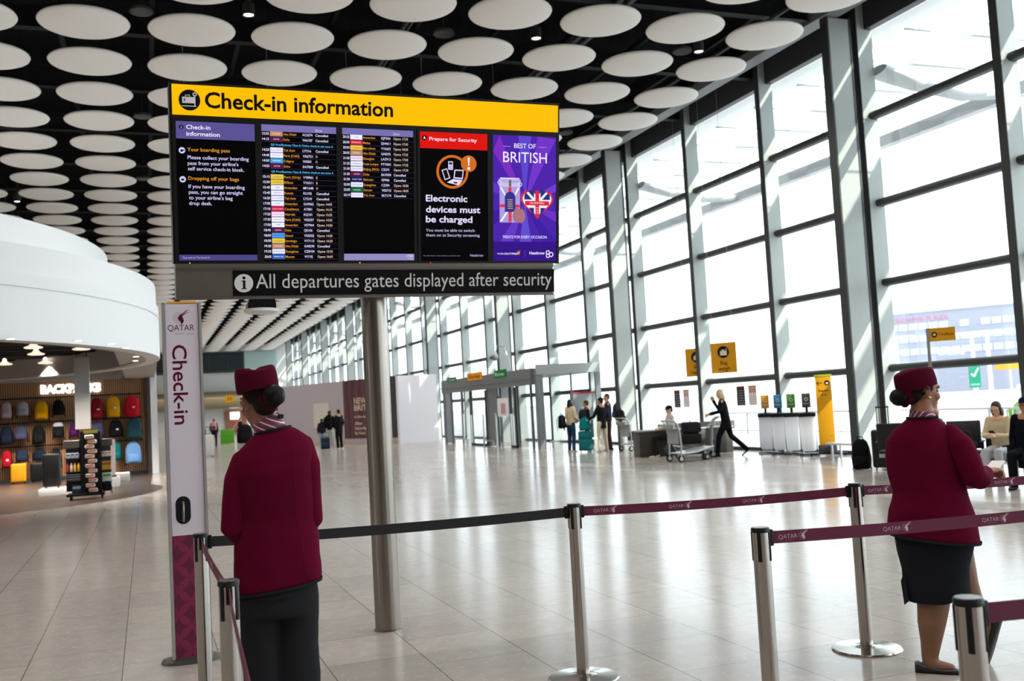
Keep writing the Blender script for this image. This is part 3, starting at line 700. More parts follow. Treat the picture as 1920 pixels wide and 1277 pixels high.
for q in range(4):
    a = q * PI / 2 + PI / 4; c_, s_ = math.cos(a), math.sin(a)
    RM = Matrix(((-s_, c_, 0), (c_, s_, 0), (0, 0, 1)))
    hb.rbox((.0365 * c_, .0365 * s_, .922), (.018, .010, .130), .004, 2, rot=Matrix(((-s_, c_, 0), (c_, s_, 0), (0, 0, 1))).to_3x3())
hb.use(1).lathe([(.0365, 1.0026), (.035, 1.0045), (.001, 1.0046)], n=32)
pm_head = hb.mesh('belt_head', [M_blk, M_capd]); pm_head.polygons.foreach_set('use_smooth', [True] * len(pm_head.polygons)); pm_head.set_sharp_from_angle(angle=R(35))
def belt_post(x, y, label, rot=0.0):
    t = thing('barrier_post', label, 'barrier post', (x, y, 0), rot, 'belt barrier posts')
    for nm, me in (('pole', pm_pole), ('base_plate', pm_base), ('belt_head', pm_head)):
        o = bpy.data.objects.new(nm, me); COL.objects.link(o); o.parent = t
    t['xy'] = (x, y); return t
def belt(t, to, m, logos=True, sag=.012, off=0.16, step=.62):
    x, y = t['xy']; d = Vector((to[0] - x, to[1] - y, 0)); Ln = d.length; d.normalize()
    Rz = Matrix.Rotation(-t.rotation_euler.z, 4, 'Z'); nrm = Vector((d.y, -d.x, 0))
    if nrm.dot(Vector((x, y, 0))) > 0: flip = True
    else: flip = False
    z0 = .955; n = 14; b = MB().at(Rz); vs = []
    a0, a1 = .046, Ln - .046
    P = []
    for i in range(n + 1):
        q = a0 + (a1 - a0) * i / n; s_ = i / n; P.append(d * q + Vector((0, 0, z0 - sag * 4 * s_ * (1 - s_))))
    for p in P:
        for dz, w in ((-.0275, .0011), (.0275, .0011), (.0275, -.0011), (-.0275, -.0011)): vs.append(p + nrm * w + Vector((0, 0, dz)))
    b.add(vs, [(4 * i + j, 4 * i + (j + 1) % 4, 4 * i + 4 + (j + 1) % 4, 4 * i + 4 + j) for i in range(n) for j in range(4)] + [(3, 2, 1, 0), (4 * n, 4 * n + 1, 4 * n + 2, 4 * n + 3)])
    o = b.build('belt', m, t)
    RM = Matrix((d, nrm, Vector((0, 0, 1)))).transposed()
    for q in (.046, Ln - .048): MB().at(Rz).rbox(d * q + Vector((0, 0, z0)), (.022, .024, .072), .004, 2, rot=RM).build('belt_clip', M_blk, o, smooth=40)
    if logos:
        k = Ink(0); q = off
        while q < Ln - .25:
            s_ = (q - a0) / (a1 - a0); zz = z0 - sag * 4 * s_ * (1 - s_)
            fwd = -1 if flip else 1
            # face towards the photographer's side of the belt
            side = nrm if (nrm.dot(Vector((-x, -y, 0))) > 0) else -nrm
            right = side.cross(Vector((0, 0, 1))); right = -right
            FMx = Rz @ face_frame(d * q + Vector((0, 0, zz)) + side * .0016, right, (0, 0, 1))
            text(k('B8A0AC'), 'QATAR', FMx, -.075, -.008, .018, .092); oryx(k, FMx, .042, .002, .034, 'C8B4BE', '9A7A8A')
            text(k('8f6a7c'), 'AIRWAYS', FMx, -.045, -.017, .0045, .045)
            q += step
        k.build('lettering', o)
    return o
PA = belt_post(.254, 5.645, 'steel barrier post beside the check-in totem, behind the trousered attendant')
belt(PA, (2.327, 5.407), M_bblk, False)
belt(PA, (.270, 3.926), M_belt, off=.25, step=.55)
PB = belt_post(.270, 3.926, 'closest steel barrier post in front of the trousered attendant')
belt(PB, (.205, 2.30), M_belt, off=.3, step=.55)
PM = belt_post(2.327, 5.407, 'steel barrier post where black and maroon belts meet')
belt(PM, (4.065, 5.082), M_belt, off=.19, step=.46)
PR = belt_post(4.065, 5.082, 'steel barrier post behind the skirted attendant, its round base in view')
belt(PR, (5.85, 4.75), M_belt, off=.16, step=.86)
PC = belt_post(2.511, 3.79, 'steel barrier post whose maroon belt passes before the skirted attendant')
belt(PC, (4.47, 3.56), M_belt, off=.16, step=.52)
PD = belt_post(2.105, 2.195, 'nearest barrier post, at the lower corner, with a flat grey cap')
belt(PD, (3.6, 2.10), M_belt, off=.55)
for x, y, l in ((.205, 2.30, 'barrier post next after the one before the trousered attendant'), (5.85, 4.75, 'barrier post at the far end of the belt behind the skirted attendant'), (4.47, 3.56, 'barrier post at the end of the belt before the skirted attendant'), (3.6, 2.10, 'barrier post at the end of the nearest belt')):
    belt_post(x, y, l)
# ------------------------------------------------------------------ the two attendants
M_skinA = mat('warm_brown_skin', srgb('7E523C'), 0.5, noise=0.06, nscale=60)
M_skinB = mat('tan_skin', srgb('9A6A54'), 0.5, noise=0.06, nscale=60)
M_jack = mat('maroon_wool_jacket', srgb('560625'), 0.9, noise=0.08, nscale=180, bump=0.2, spec=0.06)
M_felt = mat('maroon_felt_hat', srgb('46081D'), 0.9, noise=0.08, nscale=220, bump=0.2, spec=0.06)
M_trimb = mat('dark_grey_piping', (0.016, 0.018, 0.020), 0.9, spec=0.08)
M_trou = mat('black_suit_trousers', (0.015, 0.016, 0.019), 0.85, bump=0.15, nscale=250, spec=0.1)
M_hair = mat('black_hair', (0.006, 0.005, 0.005), 0.5, bump=0.6, nscale=90, spec=0.12)
M_hairb = mat('dark_brown_hair', (0.010, 0.006, 0.0045), 0.5, bump=0.6, nscale=90, spec=0.12)
M_shoe = mat('black_leather', (0.009, 0.009, 0.010), 0.35)
M_tight = mat('tan_stocking', srgb('7C5840'), 0.5)
M_gold = mat('pearl_stud', (0.8, 0.75, 0.65), 0.2, metal=0.6)
def scarf_mat(name, scale, rot):
    m = mat(name, srgb('6A0F38'), 0.55); nt = m.node_tree; b = nt.nodes['Principled BSDF']; L = nt.links.new
    tc = nt.nodes.new('ShaderNodeTexCoord'); mp = nt.nodes.new('ShaderNodeMapping'); mp.inputs['Rotation'].default_value = rot
    wv = nt.nodes.new('ShaderNodeTexWave'); wv.inputs['Scale'].default_value = scale; wv.inputs['Distortion'].default_value = 1.0; wv.inputs['Detail'].default_value = 0
    cr = nt.nodes.new('ShaderNodeValToRGB'); cr.color_ramp.interpolation = 'CONSTANT'; cr.color_ramp.elements[0].color = srgb('6E1040'); cr.color_ramp.elements[1].position = 0.93; cr.color_ramp.elements[1].color = (0.75, 0.68, 0.70, 1)
    e = cr.color_ramp.elements.new(0.10); e.color = srgb('7A1448'); cr.color_ramp.elements[0].color = (0.03, 0.03, 0.035, 1)
    L(tc.outputs['Object'], mp.inputs[0]); L(mp.outputs[0], wv.inputs['Vector']); L(wv.outputs['Fac'], cr.inputs[0]); L(cr.outputs[0], b.inputs['Base Color']); return m

def head_geo(mb, H, neck=True, ears=True, fem=True):
    """a head looking along local +y, its eyes at the origin height, placed by H"""
    old = mb.X; mb.at(H)
    mb.sph((0, -.012, .030), (.073, .094, .077), nu=24, nv=16).sph((0, .020, -.040), (.060, .066, .074), nu=20, nv=14).sph((0, .055, -.090), (.032, .032, .026))
    mb.sph((.036, .058, -.030), (.026, .026, .027)).sph((-.036, .058, -.030), (.026, .026, .027)).sph((0, .074, .020), (.050, .020, .016))
    mb.tube([(0, .080, .010), (0, .089, -.012), (0, .097, -.032)], [.008, .010, .0115], 10, dome=True).sph((.011, .088, -.035), (.008, .010, .007)).sph((-.011, .088, -.035), (.008, .010, .007))
    mb.sph((0, .080, -.062), (.021, .010, .006)).sph((0, .078, -.071), (.018, .010, .0065))
    if ears:
        for s in (-1, 1):
            mb.sph((s * .077, -.008, -.010), (.007, .014, .023))
            P = [(s * (.086 + .006 * math.sin(t)), -.010 + .019 * math.cos(t) - .004, -.006 + .026 * math.sin(t)) for t in [R(-40 + 26 * i) for i in range(10)]]
            mb.tube(P, .0042, 8, dome=True).sph((s * .082, .002, -.038), (.007, .008, .009))
    if neck: mb.tube([(0, -.022, -.04), (0, -.032, -.10), (0, -.044, -.19)], [.052, .050, .056], 18)
    mb.at(old)
def hand_geo(mb, M, curl=(.35, .4, .45, .5), thumb=.4, side=1, s=1.0):
    """wrist at the origin, fingers along +y, palm towards -z, thumb on +x*side"""
    old = mb.X; mb.at(M)
    mb.rbox((0, .045 * s, 0), (.078 * s, .092 * s, .028 * s), .012, 3).tube([(0, -.03, 0), (0, .02, 0)], [(.026, .021), (.030, .018)], 12)
    for i, (x, L_) in enumerate(((.029, .070), (.010, .079), (-.010, .074), (-.028, .058))):
        x *= side * s; L_ *= s; a = 0; p = Vector((x, .088 * s, 0)); pts = [p - Vector((0, .012, 0)), p.copy()]; c = curl[i]
        for q, l in ((.9, .45), (1.2, .32), (.8, .23)):
            a += c * q; p = p + Vector((x * .06, math.cos(a), -math.sin(a))) * L_ * l; pts.append(p.copy())
        mb.tube(pts, [.0092 * s, .0092 * s, .0086 * s, .0080 * s, .0070 * s], 10, dome=True)
    c = thumb; pts = [(.026 * side * s, .020 * s, -.004), (.046 * side * s, .046 * s, -.012), ((.060 - .01 * c) * side * s, .070 * s, -.016 - .02 * c), ((.064 - .04 * c) * side * s, .092 * s, -.018 - .035 * c)]
    mb.tube(pts, [.013 * s, .0115 * s, .0098 * s, .0078 * s], 10, dome=True); mb.at(old)
def aim(p, fwd, palm):
    """frame at p: +y along fwd, -z along palm"""
    y = Vector(fwd).normalized(); z = -Vector(palm); z = (z - y * z.dot(y)).normalized(); x = y.cross(z)
    return Matrix(((x.x, y.x, z.x, p[0]), (x.y, y.y, z.y, p[1]), (x.z, y.z, z.z, p[2]), (0, 0, 0, 1)))
def headM(c, yaw, pitch=0, roll=0, s=1.0):
    return Matrix.Translation(c) @ Matrix.Rotation(R(yaw), 4, 'Z') @ Matrix.Rotation(R(pitch), 4, 'X') @ Matrix.Rotation(R(roll), 4, 'Y') @ Matrix.Scale(s, 4)
def shear(mb, fn): mb.v = [fn(*p) for p in mb.v]; return mb
from mathutils import noise as _ns
def creases(mb, amp, scale=(9, 9, 26), off=0.0):
    amp *= .6; scale = (scale[0] * .8, scale[1] * .8, scale[0] * .7)
    c = []
    for x, y, z in mb.v:
        n = _ns.noise(Vector((x * scale[0] + off, y * scale[1], z * scale[2]))) + .25 * _ns.noise(Vector((x * 18 + z * 9 + off, y * 18, z * 14)))
        c.append(n)
    cx = sum(v[0] for v in mb.v) / len(mb.v); cy = sum(v[1] for v in mb.v) / len(mb.v)
    mb.v = [(x + (x - cx) * q * amp, y + (y - cy) * q * amp, z) for (x, y, z), q in zip(mb.v, c)]; return mb
def pillbox(mb, H, rx, ry, h, wave=.010):
    """an oval hat without a brim, its crown dipping in the middle"""
    old = mb.X; mb.at(H); n = 48; rows = [(0.0, 1.0), (h * .3, 1.02), (h * .7, .995), (h * .88, .965), (h * .97, .90), (h, .80), (h * .985, .55), (h * .96, .25)]
    vs = []
    for z, q in rows:
        for j in range(n):
            t = 2 * PI * j / n; w = wave * (z / h) * math.cos(2 * t + .3)
            vs.append((rx * q * math.cos(t), ry * q * math.sin(t), z + w))
    k = len(rows)
    fs = [(i * n + j, i * n + (j + 1) % n, (i + 1) * n + (j + 1) % n, (i + 1) * n + j) for i in range(k - 1) for j in range(n)] + [tuple(range(n))[::-1], tuple((k - 1) * n + j for j in range(n))]
    mb.add(vs, fs); mb.at(old); return mb
def shoe_geo(mb, M, s=1.0, flat=False):
    old = mb.X; mb.at(M)
    rows = [(-.075, .030, .052), (-.05, .036, .058), (0, .036, .050), (.06, .042, .040), (.11, .044, .034), (.15, .034, .028), (.172, .016, .020)]
    if flat: rows = [(-.075, .030, .055), (-.055, .036, .060), (-.01, .034, .040), (.05, .040, .030), (.10, .042, .030), (.14, .034, .026), (.165, .014, .018)]
    vs = []; n = 16
    for y, w, h in rows:
        for j in range(n):
            t = 2 * PI * j / n; c, q = math.cos(t), math.sin(t)
            vs.append((math.copysign(abs(c) ** .8, c) * w * s, y * s, max(0.0, h * .5 + math.copysign(abs(q) ** .7, q) * h * .5) * s))
    k = len(rows)
    mb.add(vs, [(i * n + j, i * n + (j + 1) % n, (i + 1) * n + (j + 1) % n, (i + 1) * n + j) for i in range(k - 1) for j in range(n)] + [tuple(range(n))[::-1], tuple((k - 1) * n + j for j in range(n))]); mb.at(old); return mb

# ---- attendant in trousers, seen from behind
AT = thing('person', 'person in maroon jacket, black trousers and maroon cap, standing with back turned', 'person', (.53, 4.62, 0), R(-6.54), 'airline attendants')
HM = headM((-.050, .015, 1.672), 24, -12, 0)
b = MB(); head_geo(b, HM, neck=False)
b.tube([(-.045, .0, 1.63), (-.028, -.01, 1.58), (-.005, -.015, 1.50)], [.052, .052, .06], 18)
b.rings([(0, 0, .84, .15, .11), (0, 0, 1.0, .15, .11), (0, 0, 1.2, .14, .10), (0, -.01, 1.38, .135, .09), (0, -.01, 1.47, .085, .06)])
for s, P in ((-1, [(-.142, 0, 1.36), (-.172, -.005, 1.125), (-.10, .20, 1.10)]), (1, [(.140, 0, 1.38), (.160, .01, 1.14), (.075, .22, 1.10)])): b.tube(P, [.036, .036, .028], 12, dome=True)
hand_geo(b, aim((-.092, .215, 1.10), (.75, .65, 0), (-.2, 0, -1)), side=-1); hand_geo(b, aim((.068, .235, 1.10), (-.75, .65, .05), (.2, 0, -1)), side=1)
for x, x2 in ((-.080, -.085), (.080, .075)): b.tube([(x, 0, .88), (x, 0, .5), (x2, .0, .09)], [.08, .055, .040], 14, dome=True)
for x in (-.085, .075): b.tube([(x, -.04, .045), (x, .10, .035)], .032, 10, dome=True)
fuse(b, .0058, 3).build('body', M_skinA, AT, smooth=180)
j = MB().rings([(0, 0, .845, .192, .132), (0, 0, .90, .194, .134), (0, 0, .97, .190, .130), (.006, 0, 1.06, .186, .122), (.012, 0, 1.15, .172, .112), (.006, -.004, 1.26, .174, .120), (0, -.012, 1.36, .180, .122), (0, -.014, 1.43, .180, .108), (.004, -.012, 1.485, .150, .088), (.006, -.012, 1.525, .105, .074), (.006, -.012, 1.545, .074, .064)], 40)
SL = MB(), MB()
SL[0].tube([(-.140, -.004, 1.438), (-.156, -.008, 1.36), (-.168, -.014, 1.24), (-.176, -.015, 1.12), (-.160, .045, 1.095), (-.125, .13, 1.10)], [.046, .058, .060, .060, .056, .048], 20, dome=True)
SL[1].tube([(.138, -.004, 1.445), (.150, -.005, 1.36), (.154, -.004, 1.24), (.156, .0, 1.13), (.140, .06, 1.105), (.095, .16, 1.10)], [.044, .056, .056, .054, .050, .046], 20, dome=True)
j = fuse(j, .008, 5)
shear(j, lambda x, y, z: (x, y, z + (.16 * x * min(1, max(0, (z - 1.2) / .25)) if z > 1.2 else .11 * x * min(1, max(0, (1.0 - z) / .12)))))
creases(j, .075, (7, 7, 7))
jo = j.build('jacket', M_jack, AT, smooth=180)
for q, e_ in enumerate(SL):
    e_ = fuse(e_, .007, 4); shear(e_, lambda x, y, z: (x, y, z + (.16 * x * min(1, max(0, (z - 1.2) / .25)) if z > 1.2 else 0))); creases(e_, .10, (9, 9, 9), 4.0 + q); e_.build('sleeve', M_jack, jo, smooth=180)
hm = MB(); n = 48
def hemring(z, q): return [(q * .196 * math.cos(2 * PI * i / n), q * .137 * math.sin(2 * PI * i / n), z + .11 * .196 * math.cos(2 * PI * i / n)) for i in range(n)]
A, B = hemring(.838, 1.0), hemring(.852, 1.012); C_ = hemring(.838, .93)
hm.add(A + B + C_, [(i, (i + 1) % n, n + (i + 1) % n, n + i) for i in range(n)] + [(i, 2 * n + i, 2 * n + (i + 1) % n, (i + 1) % n) for i in range(n)])
hm.build('hem_piping', M_trimb, jo, smooth=60)
MB().tube([(.078, -.131, 1.45), (.082, -.133, 1.36), (.088, -.131, 1.26), (.088, -.124, 1.16), (.098, -.128, 1.06), (.113, -.124, .95), (.128, -.110, .87)], .0016, 6).build('back_seam', M_felt, jo)
cp = MB()
cp.tube([(.004 + .077 * math.cos(t), -.012 + .068 * math.sin(t), 1.543 + .16 * .077 * math.cos(t)) for t in [R(-200 + 220 * i / 28) for i in range(29)]], .0065, 10, dome=True)
cp.build('collar_piping', M_trimb, jo, smooth=60)
sc = MB().rings([(-.004, -.012, 1.525, .070, .064), (-.016, -.010, 1.56, .064, .061), (-.020, -.008, 1.59, .060, .058), (-.026, -.006, 1.605, .054, .054)], 36)
shear(sc, lambda x, y, z: (x, y, z + .42 * (x + .015)))
sc.build('neck_scarf', scarf_mat('striped_scarf', 12, (0.2, 1.15, 0.35)), AT, smooth=180)
MB().rbox((.040, -.052, 1.602), (.030, .010, .020), .004, 2, rot=Matrix.Rotation(R(35), 3, 'Z')).build('scarf_clip', M_trimb, AT)
hr = MB().at(HM); hr.sph((0, -.022, .034), (.0765, .094, .075), nu=24, nv=16).sph((0, -.060, -.020), (.060, .050, .058), nu=20, nv=14)
hr = fuse(hr, .007, 3); hr.build('hair', M_hairb, AT, smooth=180)
bn = MB().at(HM); bn.sph((.012, -.135, -.004), (.052, .040, .050), nu=40, nv=28)
bn.X = None; creases(bn, .14, (70, 70, 70))
bn.build('hair_bun', M_hair, AT, smooth=180)
MB().at(HM @ Matrix.Translation((.010, -.100, -.004)) @ Matrix.Rotation(R(90), 4, 'X')).lathe([(.048, -.008), (.054, -.003), (.054, .004), (.046, .009)], (0, 0, 0), 24).build('bun_ribbon', M_felt, AT, smooth=60)
HH = Matrix.Translation((-.054, -.006, 1.722)) @ Matrix.Rotation(R(24), 4, 'Z') @ Matrix.Rotation(R(-6), 4, 'X') @ Matrix.Rotation(R(-5), 4, 'Y')
pillbox(MB(), HH, .090, .108, .098, .013).build('cap', M_felt, AT, smooth=60)
t_ = MB().rings([(0, 0, .72, .172, .118), (0, 0, .80, .178, .124), (0, 0, .88, .172, .118), (0, 0, .96, .160, .108)], 36)
for x, pts in ((-1, [(-.082, 0, .80), (-.080, .004, .62), (-.078, .0, .45), (-.082, -.006, .25), (-.086, -.010, .035)]), (1, [(.080, 0, .80), (.082, .004, .62), (.082, .0, .45), (.078, -.006, .25), (.075, -.010, .035)])):
    t_.tube(pts, [(.090, .098), (.086, .092), (.080, .088), (.076, .086), (.073, .084)], 22)
t_ = fuse(t_, .010, 5); creases(t_, .09, (6, 6, 9), 3.1); t_.build('trousers', M_trou, AT, smooth=180)
for x in (-.086, .075): shoe_geo(MB(), Matrix.Translation((x, -.01, 0)), 1.0).build('shoe', M_shoe, AT, smooth=60)

# ---- attendant in a skirt, face turned to the windows
AW = thing('person', 'person in maroon jacket, dark knee-length skirt and maroon cap, hair in a bun', 'person', (4.06, 4.47, 0), R(-42.25), 'airline attendants')
WM = headM((.012, .03, 1.552), -62, -3, 0, 1.055)
b = MB(); head_geo(b, WM, neck=False)
b.tube([(.012, .02, 1.50), (.008, .02, 1.45), (.005, .02, 1.36)], [.058, .060, .066], 18).sph((.055, .045, 1.425), (.042, .045, .030))
b.rings([(.01, .03, .70, .20, .15), (.01, .03, .88, .20, .15), (0, .03, 1.09, .17, .13), (0, .03, 1.25, .165, .12), (0, .03, 1.34, .10, .08)])
b.tube([(.155, -.02, 1.28), (.225, -.045, 1.075), (.300, .07, 1.085)], [.045, .045, .034], 12, dome=True).tube([(-.12, .08, 1.27), (.02, .25, 1.08), (.27, .25, 1.09)], [.040, .040, .034], 12, dome=True)
hand_geo(b, aim((.308, .085, 1.088), (.55, .75, .06), (.2, .2, -1)), (.5, .55, .6, .65), .8, side=-1, s=.98)
hand_geo(b, aim((.29, .25, 1.085), (.85, -.25, .1), (0, .3, -1)), (.6, .65, .7, .7), .6, side=1, s=.98)
b.tube([(-.01, .02, .70), (.0, .015, .44), (-.016, .0, .36), (-.030, -.012, .27), (-.042, -.004, .16), (-.052, 0, .09), (-.05, 0, .055)], [.115, .086, .084, .074, .054, .045, .044], 20, dome=True)
b.tube([(-.052, .0, .05), (.0, .0, .035), (.05, .0, .028)], [.034, .032, .026], 12, dome=True)
b.tube([(.10, .05, .70), (.150, .11, .46), (.175, .15, .38), (.215, .20, .27), (.243, .225, .21)], [.11, .080, .070, .056, .042], 20, dome=True)
b.tube([(.246, .228, .215), (.262, .236, .15), (.262, .242, .09)], [.036, .030, .018], 12, dome=True)
b = fuse(b, .0058, 3)
paint(b, lambda x, y, z: 1 if z < .75 else 0)
b.build('body', [M_skinB, M_tight], AW, smooth=180)
j = MB().rings([(.017, .02, .735, .236, .185), (.016, .02, .80, .230, .180), (.018, .02, .88, .222, .172), (.018, .025, .94, .205, .162), (.015, .025, .995, .192, .152), (.003, .03, 1.09, .196, .150), (-.002, .03, 1.20, .196, .145), (-.004, .03, 1.28, .182, .130), (-.002, .03, 1.335, .150, .108), (.002, .028, 1.375, .105, .086), (.006, .025, 1.405, .076, .074)], 44)
SL = MB(), MB()
SL[0].tube([(.142, .0, 1.310), (.182, -.03, 1.25), (.212, -.045, 1.16), (.238, -.050, 1.075), (.268, .0, 1.060), (.300, .055, 1.075)], [.050, .070, .074, .072, .064, .050], 20, dome=True)
SL[1].tube([(-.115, .06, 1.290), (-.115, .14, 1.20), (-.02, .23, 1.09), (.10, .25, 1.085), (.22, .25, 1.085)], [.050, .062, .064, .060, .050], 18, dome=True)
j = fuse(j, .008, 5)
shear(j, lambda x, y, z: (x, y, z - .13 * x * min(1, max(0, (1.0 - z) / .22))))
creases(j, .09, (7, 7, 7), 7.7)
jo = j.build('jacket', M_jack, AW, smooth=180)
for q, e_ in enumerate(SL): e_ = fuse(e_, .007, 4); creases(e_, .13, (9, 9, 9), 9.0 + q); e_.build('sleeve', M_jack, jo, smooth=180)
hm = MB()
def hemring(z, q): return [(.017 + q * .240 * math.cos(2 * PI * i / n), .02 + q * .189 * math.sin(2 * PI * i / n), z - .13 * .236 * math.cos(2 * PI * i / n)) for i in range(n)]
A, B, C_ = hemring(.727, 1.0), hemring(.742, 1.01), hemring(.727, .93)
hm.add(A + B + C_, [(i, (i + 1) % n, n + (i + 1) % n, n + i) for i in range(n)] + [(i, 2 * n + i, 2 * n + (i + 1) % n, (i + 1) % n) for i in range(n)])
hm.build('hem_piping', M_trimb, jo, smooth=60)
cp = MB()
cp.tube([(.006 + .080 * math.cos(t), .025 + .078 * math.sin(t), 1.402) for t in [R(-200 + 220 * i / 28) for i in range(29)]], .0065, 10, dome=True)
cp.build('collar_piping', M_trimb, jo, smooth=60)
sc = MB().rings([(.006, .024, 1.375, .074, .072), (.008, .024, 1.40, .071, .070), (.010, .024, 1.43, .067, .066), (.010, .022, 1.447, .060, .060)], 36)
shear(sc, lambda x, y, z: (x, y, z - .22 * x))
sc.build('neck_scarf', scarf_mat('striped_scarf_fine', 14, (0.3, -0.85, 0.4)), AW, smooth=180)
hr = MB().at(WM); hr.sph((0, -.022, .030), (.0775, .092, .076), nu=24, nv=16).sph((0, -.058, -.015), (.066, .056, .062), nu=20, nv=14).sph((.060, .002, .022), (.017, .036, .034)).sph((-.060, .002, .022), (.017, .036, .034))
fuse(hr, .007, 3).build('hair', M_hair, AW, smooth=180)
bn = MB().at(WM); bn.sph((.0, -.125, -.036), (.056, .046, .046), nu=40, nv=28)
bn.X = None; creases(bn, .14, (70, 70, 70))
bn.build('hair_bun', M_hair, AW, smooth=180)
rb = MB().at(WM @ Matrix.Translation((0, -.092, -.034)) @ Matrix.Rotation(R(90), 4, 'X')).lathe([(.046, -.010), (.056, -.004), (.056, .006), (.046, .012)], (0, 0, 0), 24).at(WM).sph((.050, -.092, -.022), (.012, .026, .024)).sph((.046, -.080, -.045), (.012, .022, .020))
rb.build('bun_ribbon', M_felt, AW, smooth=60)
HH = Matrix.Translation((-.008, .012, 1.566)) @ Matrix.Rotation(R(-62), 4, 'Z') @ Matrix.Rotation(R(11), 4, 'X')
pillbox(MB(), HH, .092, .114, .106, .006).build('cap', M_felt, AW, smooth=60)
MB().at(WM).sph((.085, .004, -.040), .0055).sph((.086, -.006, -.034), .0035).build('ear_stud', M_gold, AW, smooth=180)
ey = MB().at(WM)
for s in (-1, 1): ey.sph((s * .030, .070, -.004), (.012, .009, .006))
ey.build('eye', mat('dark_eye', (0.03, 0.02, 0.015), 0.2), AW, smooth=180)
sk = MB().rings([(.012, .03, .39, .172, .138), (.010, .03, .46, .172, .142), (.012, .03, .56, .176, .150), (.016, .028, .66, .198, .160), (.018, .025, .76, .208, .162), (.016, .025, .86, .190, .150)], 44)
shear(sk, lambda x, y, z: (x, y, z + max(0, .72 - z) / .33 * (.34 * max(0, x - .05) + .10 * max(0, -x - .10))))
creases(sk, .03, (5, 5, 7), 1.3); sk.build('skirt', mat('dark_navy_skirt', (0.011, 0.013, 0.018), 0.85, spec=0.1, bump=0.15, nscale=250), AW, smooth=60)
MB().quad((-.150, -.045, .56), (-.172, -.02, .50), (-.163, -.02, .368), (-.136, -.07, .40)).build('skirt_vent', MATS['dark_navy_skirt'], AW)
shoe_geo(MB(), Matrix.Translation((-.055, 0, 0)) @ Matrix.Rotation(R(-90), 4, 'Z'), 1.05, True).build('shoe', M_shoe, AW, smooth=60)
shoe_geo(MB(), aim((.312, .225, .175), (-.34, .05, -1), (.85, -.35, -.25)), 1.12, True).build('shoe', M_shoe, AW, smooth=60)
ph = MB().rbox((.365, .16, 1.118), (.075, .10, .006), .003, 2, rot=Matrix.Rotation(R(-25), 3, 'Z') @ Matrix.Rotation(R(20), 3, 'X'))
tag(ph.build('folded_paper', mat('white_paper', (0.8, 0.8, 0.8), 0.7)), 'small white folded paper held in the hands of the skirted attendant', 'paper').matrix_world = AW.matrix_basis
# ------------------------------------------------------------------ far end of the hall
M_dkgl = mat('dark_gallery_glass', (0.015, 0.030, 0.042), 0.15)
M_gold2 = mat('gold_metal_bulkhead', (0.50, 0.40, 0.25), 0.35, metal=0.6)
w = MB().box(-20, 10.2, 113.3, 113.6, 6.95, 8.95)
w.use(1)
for x in np.arange(-20, 10.3, 1.9): w.box(x - .06, x + .06, 113.2, 113.45, 6.9, 9.0)
w.box(-20, 10.2, 113.2, 113.5, 6.75, 6.98).box(10.1, 10.3, 113.2, 113.5, 6.75, 9.0)
struct(w.build('window_90', [M_dkgl, M_char]))
struct(MB().box(10.3, 13.8, 113.3, 113.6, 5.0, 9.0).build('window_91', mat('pale_aqua_panel', (0.50, 0.66, 0.64), 0.3)))
g = MB().tube([(-20, 112.2, 3.75), (10.5, 112.2, 3.75)], [(1.0, .95), (1.0, .95)], 24)
struct(g.build('trim_1', M_gold2, smooth=60))
k = Ink(0); FM = face_frame((0, 111.18, 0), (1, 0, 0), (0, 0, 1))
rect2(k('F0A818'), FM, 8.0, 3.45, 8.85, 4.2); text(k('3a2a08'), 'H', FM, 8.43, 3.62, .42, align='c', z=.004)
tag(k.build('zone_sign', None), 'small yellow zone sign with letter H on the gold bulkhead', 'sign')
rect2_ = MB().box(8.1, 10.4, 113.4, 113.6, .2, 2.6).build('trim_2', mat('terracotta_shopfront', (0.35, 0.13, 0.09), 0.6)); struct(rect2_)
struct(MB().box(8.6, 9.6, 113.3, 113.5, 1.6, 2.4).build('window_92', mat('lit_shop_window', (0.8, 0.8, 0.8), 0.4, emit=(1, .97, .9), estr=1.6)))

# ------------------------------------------------------------------ hoardings beside the windows
M_mauve = mat('mauve_hoarding_paint', srgb('AFA4A9'), 0.7)
M_whi = mat('white_hoarding_paint', srgb('E4E2E8'), 0.6)
M_dred = mat('dark_red_poster', srgb('561019'), 0.5)
def wave_red():
    m = MATS['dark_red_poster']; nt = m.node_tree; b = nt.nodes['Principled BSDF']; L = nt.links.new
    tc = nt.nodes.new('ShaderNodeTexCoord'); wv = nt.nodes.new('ShaderNodeTexWave'); wv.inputs['Scale'].default_value = 1.5; wv.inputs['Distortion'].default_value = 4; wv.inputs['Detail'].default_value = 1; wv.inputs['Detail Scale'].default_value = .35
    cr = nt.nodes.new('ShaderNodeValToRGB'); cr.color_ramp.elements[0].color = srgb('5E0F1C'); cr.color_ramp.elements[0].position = .45; cr.color_ramp.elements[1].color = srgb('2E070E'); cr.color_ramp.elements[1].position = .55
    L(tc.outputs['Object'], wv.inputs['Vector']); L(wv.outputs['Fac'], cr.inputs[0]); L(cr.outputs[0], b.inputs['Base Color'])
wave_red()
A_, B_ = Vector((6.9, 57.9, 0)), Vector((11.4, 47.3, 0)); d = (B_ - A_).normalized(); LN = (B_ - A_).length
H0 = MB(); nrm = Vector((d.y, -d.x, 0))
HMx = Matrix(((d.x, -nrm.x, 0, A_.x), (d.y, -nrm.y, 0, A_.y), (0, 0, 1, 0), (0, 0, 0, 1)))
hd_ = bpy.data.objects.new('wall_hoarding', None); COL.objects.link(hd_); struct(hd_)
MB().at(HMx).box(0, LN, 0, .12, .12, 3.27).build('hoarding_panel', M_mauve, hd_)
MB().at(HMx).box(0, LN, -.02, .14, 0, .12).build('plinth', mat('tan_timber_plinth', (0.42, 0.33, 0.24), 0.7), hd_)
